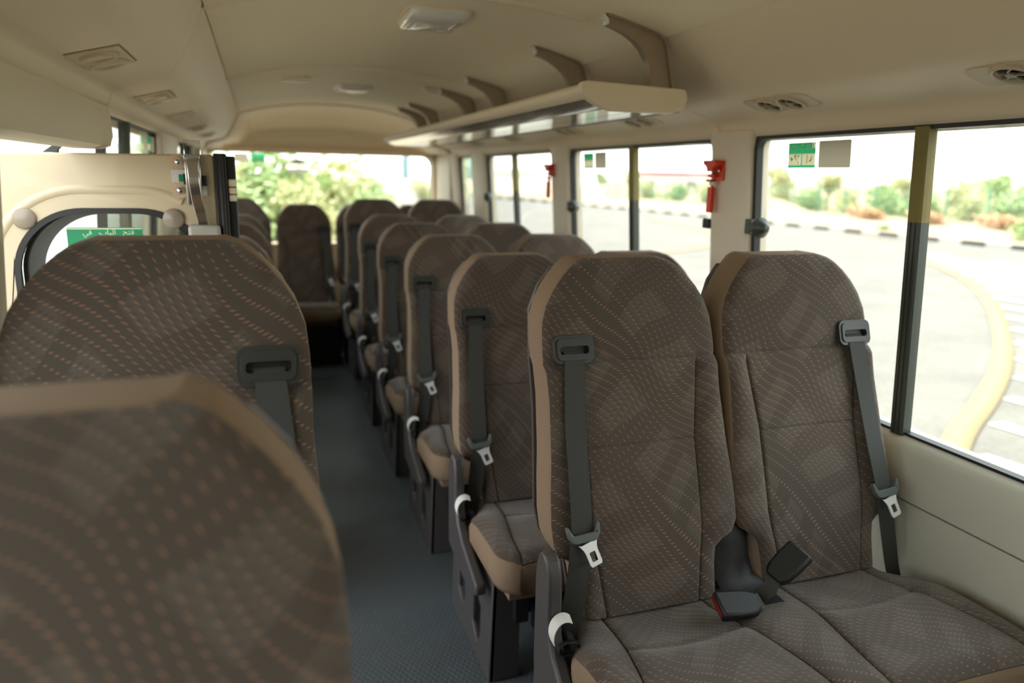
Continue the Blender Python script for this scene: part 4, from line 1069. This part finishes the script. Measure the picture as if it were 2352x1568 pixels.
for i, (x, y, s) in enumerate(((34.3, 35, .9), (34.0, 30.8, .9), (34.4, 26.6, .95), (35.0, 22.6, .9), (36.2, 37.8, .9), (36.3, 33, .9), (36.2, 28.6, .9), (36.3, 24.4, .9))):
    bush(x, y, s, 2, 'low dry brown brush on the sand in front of the fence', gd, .6, 1.7)
bush(28.5, 21.0, .8, 0, 'small green bush on the sand near the kerb at far right', 'small plants by the kerb')
bush(27.5, 27.0, .4, 0, 'tiny green tuft on the sand just behind the kerb, mid window', 'small plants by the kerb', .6)
# fence: posts and rails
fc = thing('fence', 'green wire fence running along the sand beyond the road', 'fence', (37.5, 35, GZ), rel=True)
pm = None
for i in range(22):
    y = 22+2.6*i; g = G(); g.box((-.04, -.04, 0), (.04, .04, 1.9)); pm = pm or g.mesh('fence_post', [MT['fence']])
    o = bpy.data.objects.new('fence_post', pm); COL.objects.link(o); o.parent = fc; o.location = Vector((37.3, y, GZ+.1+H))-fc.location
g = G()
for z in (.3, .7, 1.1, 1.5, 1.8): g.box((37.29, 22, GZ+.1+z-.008), (37.31, 77, GZ+.1+z+.008))
for i in range(550): g.box((37.295, 22+.1*i-.003, GZ+.15), (37.305, 22+.1*i+.003, GZ+1.9))
o = g.obj('wire_mesh', MT['fence'], fc, rel=True, smooth=False); o['kind'] = 'stuff'
# distant bridge
br = thing('bridge', 'distant flyover with a reddish parapet on concrete piers', 'bridge', (102, 162, GZ), rel=True)
g = G(); g.box((-15, -1.5, 0), (15, 1.5, 1.1), R=Matrix.Rotation(math.radians(-32), 3, 'Z'), at=(102, 162, .6)); g.obj('parapet', MT['bridgered'], br, rel=True)
g = G(); g.box((-15.5, -2, 0), (15.5, 2, 1.0), R=Matrix.Rotation(math.radians(-32), 3, 'Z'), at=(102, 162, -.5)); g.obj('deck', MT['concrete'], br, rel=True)
for k in range(-1, 2):
    g = G(); q = Matrix.Rotation(math.radians(-32), 3, 'Z') @ Vector((k*10, 0, 0)); g.box((-.7, -1, 0), (.7, 1, 1.9), at=(102+q.x, 162+q.y, GZ)); g.obj('pier', MT['concrete'], br, rel=True)
# rear view: large shrub mass and far skyline
gx_ = 'dense shrubs behind the bus'
for i, (x, y, s, k) in enumerate(((-2.6, 25, 2.3, 1), (.2, 26.5, 2.4, 0), (2.2, 28.5, 2.0, 1), (4.0, 31, 1.6, 0), (-5.6, 26, 2.5, 0), (-9, 25, 2.6, 1), (-.9, 22.3, 1.5, 0), (1.6, 24.2, 1.4, 1), (-3.6, 22, 1.6, 0), (3.6, 27.0, 1.1, 0), (-12.5, 25, 2.6, 0), (-6.5, 21.5, 1.6, 1))):
    bush(x, y, s, k, 'dense pale green shrub in the thicket filling the left of the rear window', gx_, 1.0)
for x, y, s, k, lb in ((9, 62, 1.3, 0, 'lone small bush far out on the sand behind the bus'), (14, 66, 1.2, 1, 'farthest small bush at the right of the rear window'), (6.3, 40, .8, 1, 'low bush just right of the thicket behind the bus')):
    bush(x, y, s, k, lb, 'small bushes behind the bus')
ORD = 'leftmost second third fourth fifth sixth seventh eighth ninth tenth eleventh twelfth thirteenth fourteenth fifteenth sixteenth seventeenth'.split()
for grp, ph in ((gp, 'leafy green bush beyond the fence, %s of the row'), (gd, 'low dry brown brush before the fence, %s of its row'), (gx_, 'pale green shrub in the thicket behind the bus, %s')):
    it = sorted([o for o in COL.objects if o.get('group') == grp], key=lambda o: math.atan2(o.location.x, o.location.y))
    for i, o in enumerate(it): o['label'] = ph % (ORD[i]+('' if i == 0 else ' from the left'))
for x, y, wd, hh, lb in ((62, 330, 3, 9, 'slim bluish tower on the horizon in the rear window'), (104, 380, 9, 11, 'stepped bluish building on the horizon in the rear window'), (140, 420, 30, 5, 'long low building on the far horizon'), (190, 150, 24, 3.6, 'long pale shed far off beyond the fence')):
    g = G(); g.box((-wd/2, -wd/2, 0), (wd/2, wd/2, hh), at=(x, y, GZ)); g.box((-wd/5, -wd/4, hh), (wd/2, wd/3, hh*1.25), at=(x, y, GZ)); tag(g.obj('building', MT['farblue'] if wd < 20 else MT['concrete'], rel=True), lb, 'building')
# white minibus parked alongside on the left
mb = thing('minibus', 'white minibus parked alongside, seen through the left window and door', 'minibus', (-3.3, 14.2, GZ), rel=True)
bx = -2.3
y0_ = 10.5; y1_ = 17.9
side = [(y0_, GZ+.35), (y1_, GZ+.35), (y1_, .25), (y0_, .25)]
wins = [rrect(a, -.55, b, -.02, .05, 4) for a, b in ((10.8, 12.1), (12.25, 13.55), (13.7, 15.0), (15.15, 16.45), (16.6, 17.6))]
g = G(); g.plate(side, .05, lambda y, z, t: Vector((bx-t, y, z)), wins); g.box((bx-2, y0_, .25), (bx, y1_, .45)); g.box((bx-2, y0_-.05, GZ+.35), (bx, y0_, .4)); g.box((bx-2, y1_, GZ+.35), (bx, y1_+.05, .4)); g.box((bx-2.05, y0_, GZ+.35), (bx-2, y1_, .4)); g.obj('body', MT['busbody'], mb, rel=True, bevel=.01)
for w_ in wins:
    g = G(); g.plate(w_, .004, lambda y, z, t: Vector((bx-.02-t, y, z))); g.obj('window', MT['busglass'], mb, rel=True)
for y in (11.9, 16.6):
    g = G(); g.lathe([(.16, .0), (.38, .0), (.39, -.22), (.16, -.22)], (1, 0, 0), (bx-.02, y, GZ+.39), 28); g.obj('wheel', MT['rubber'], mb, rel=True)
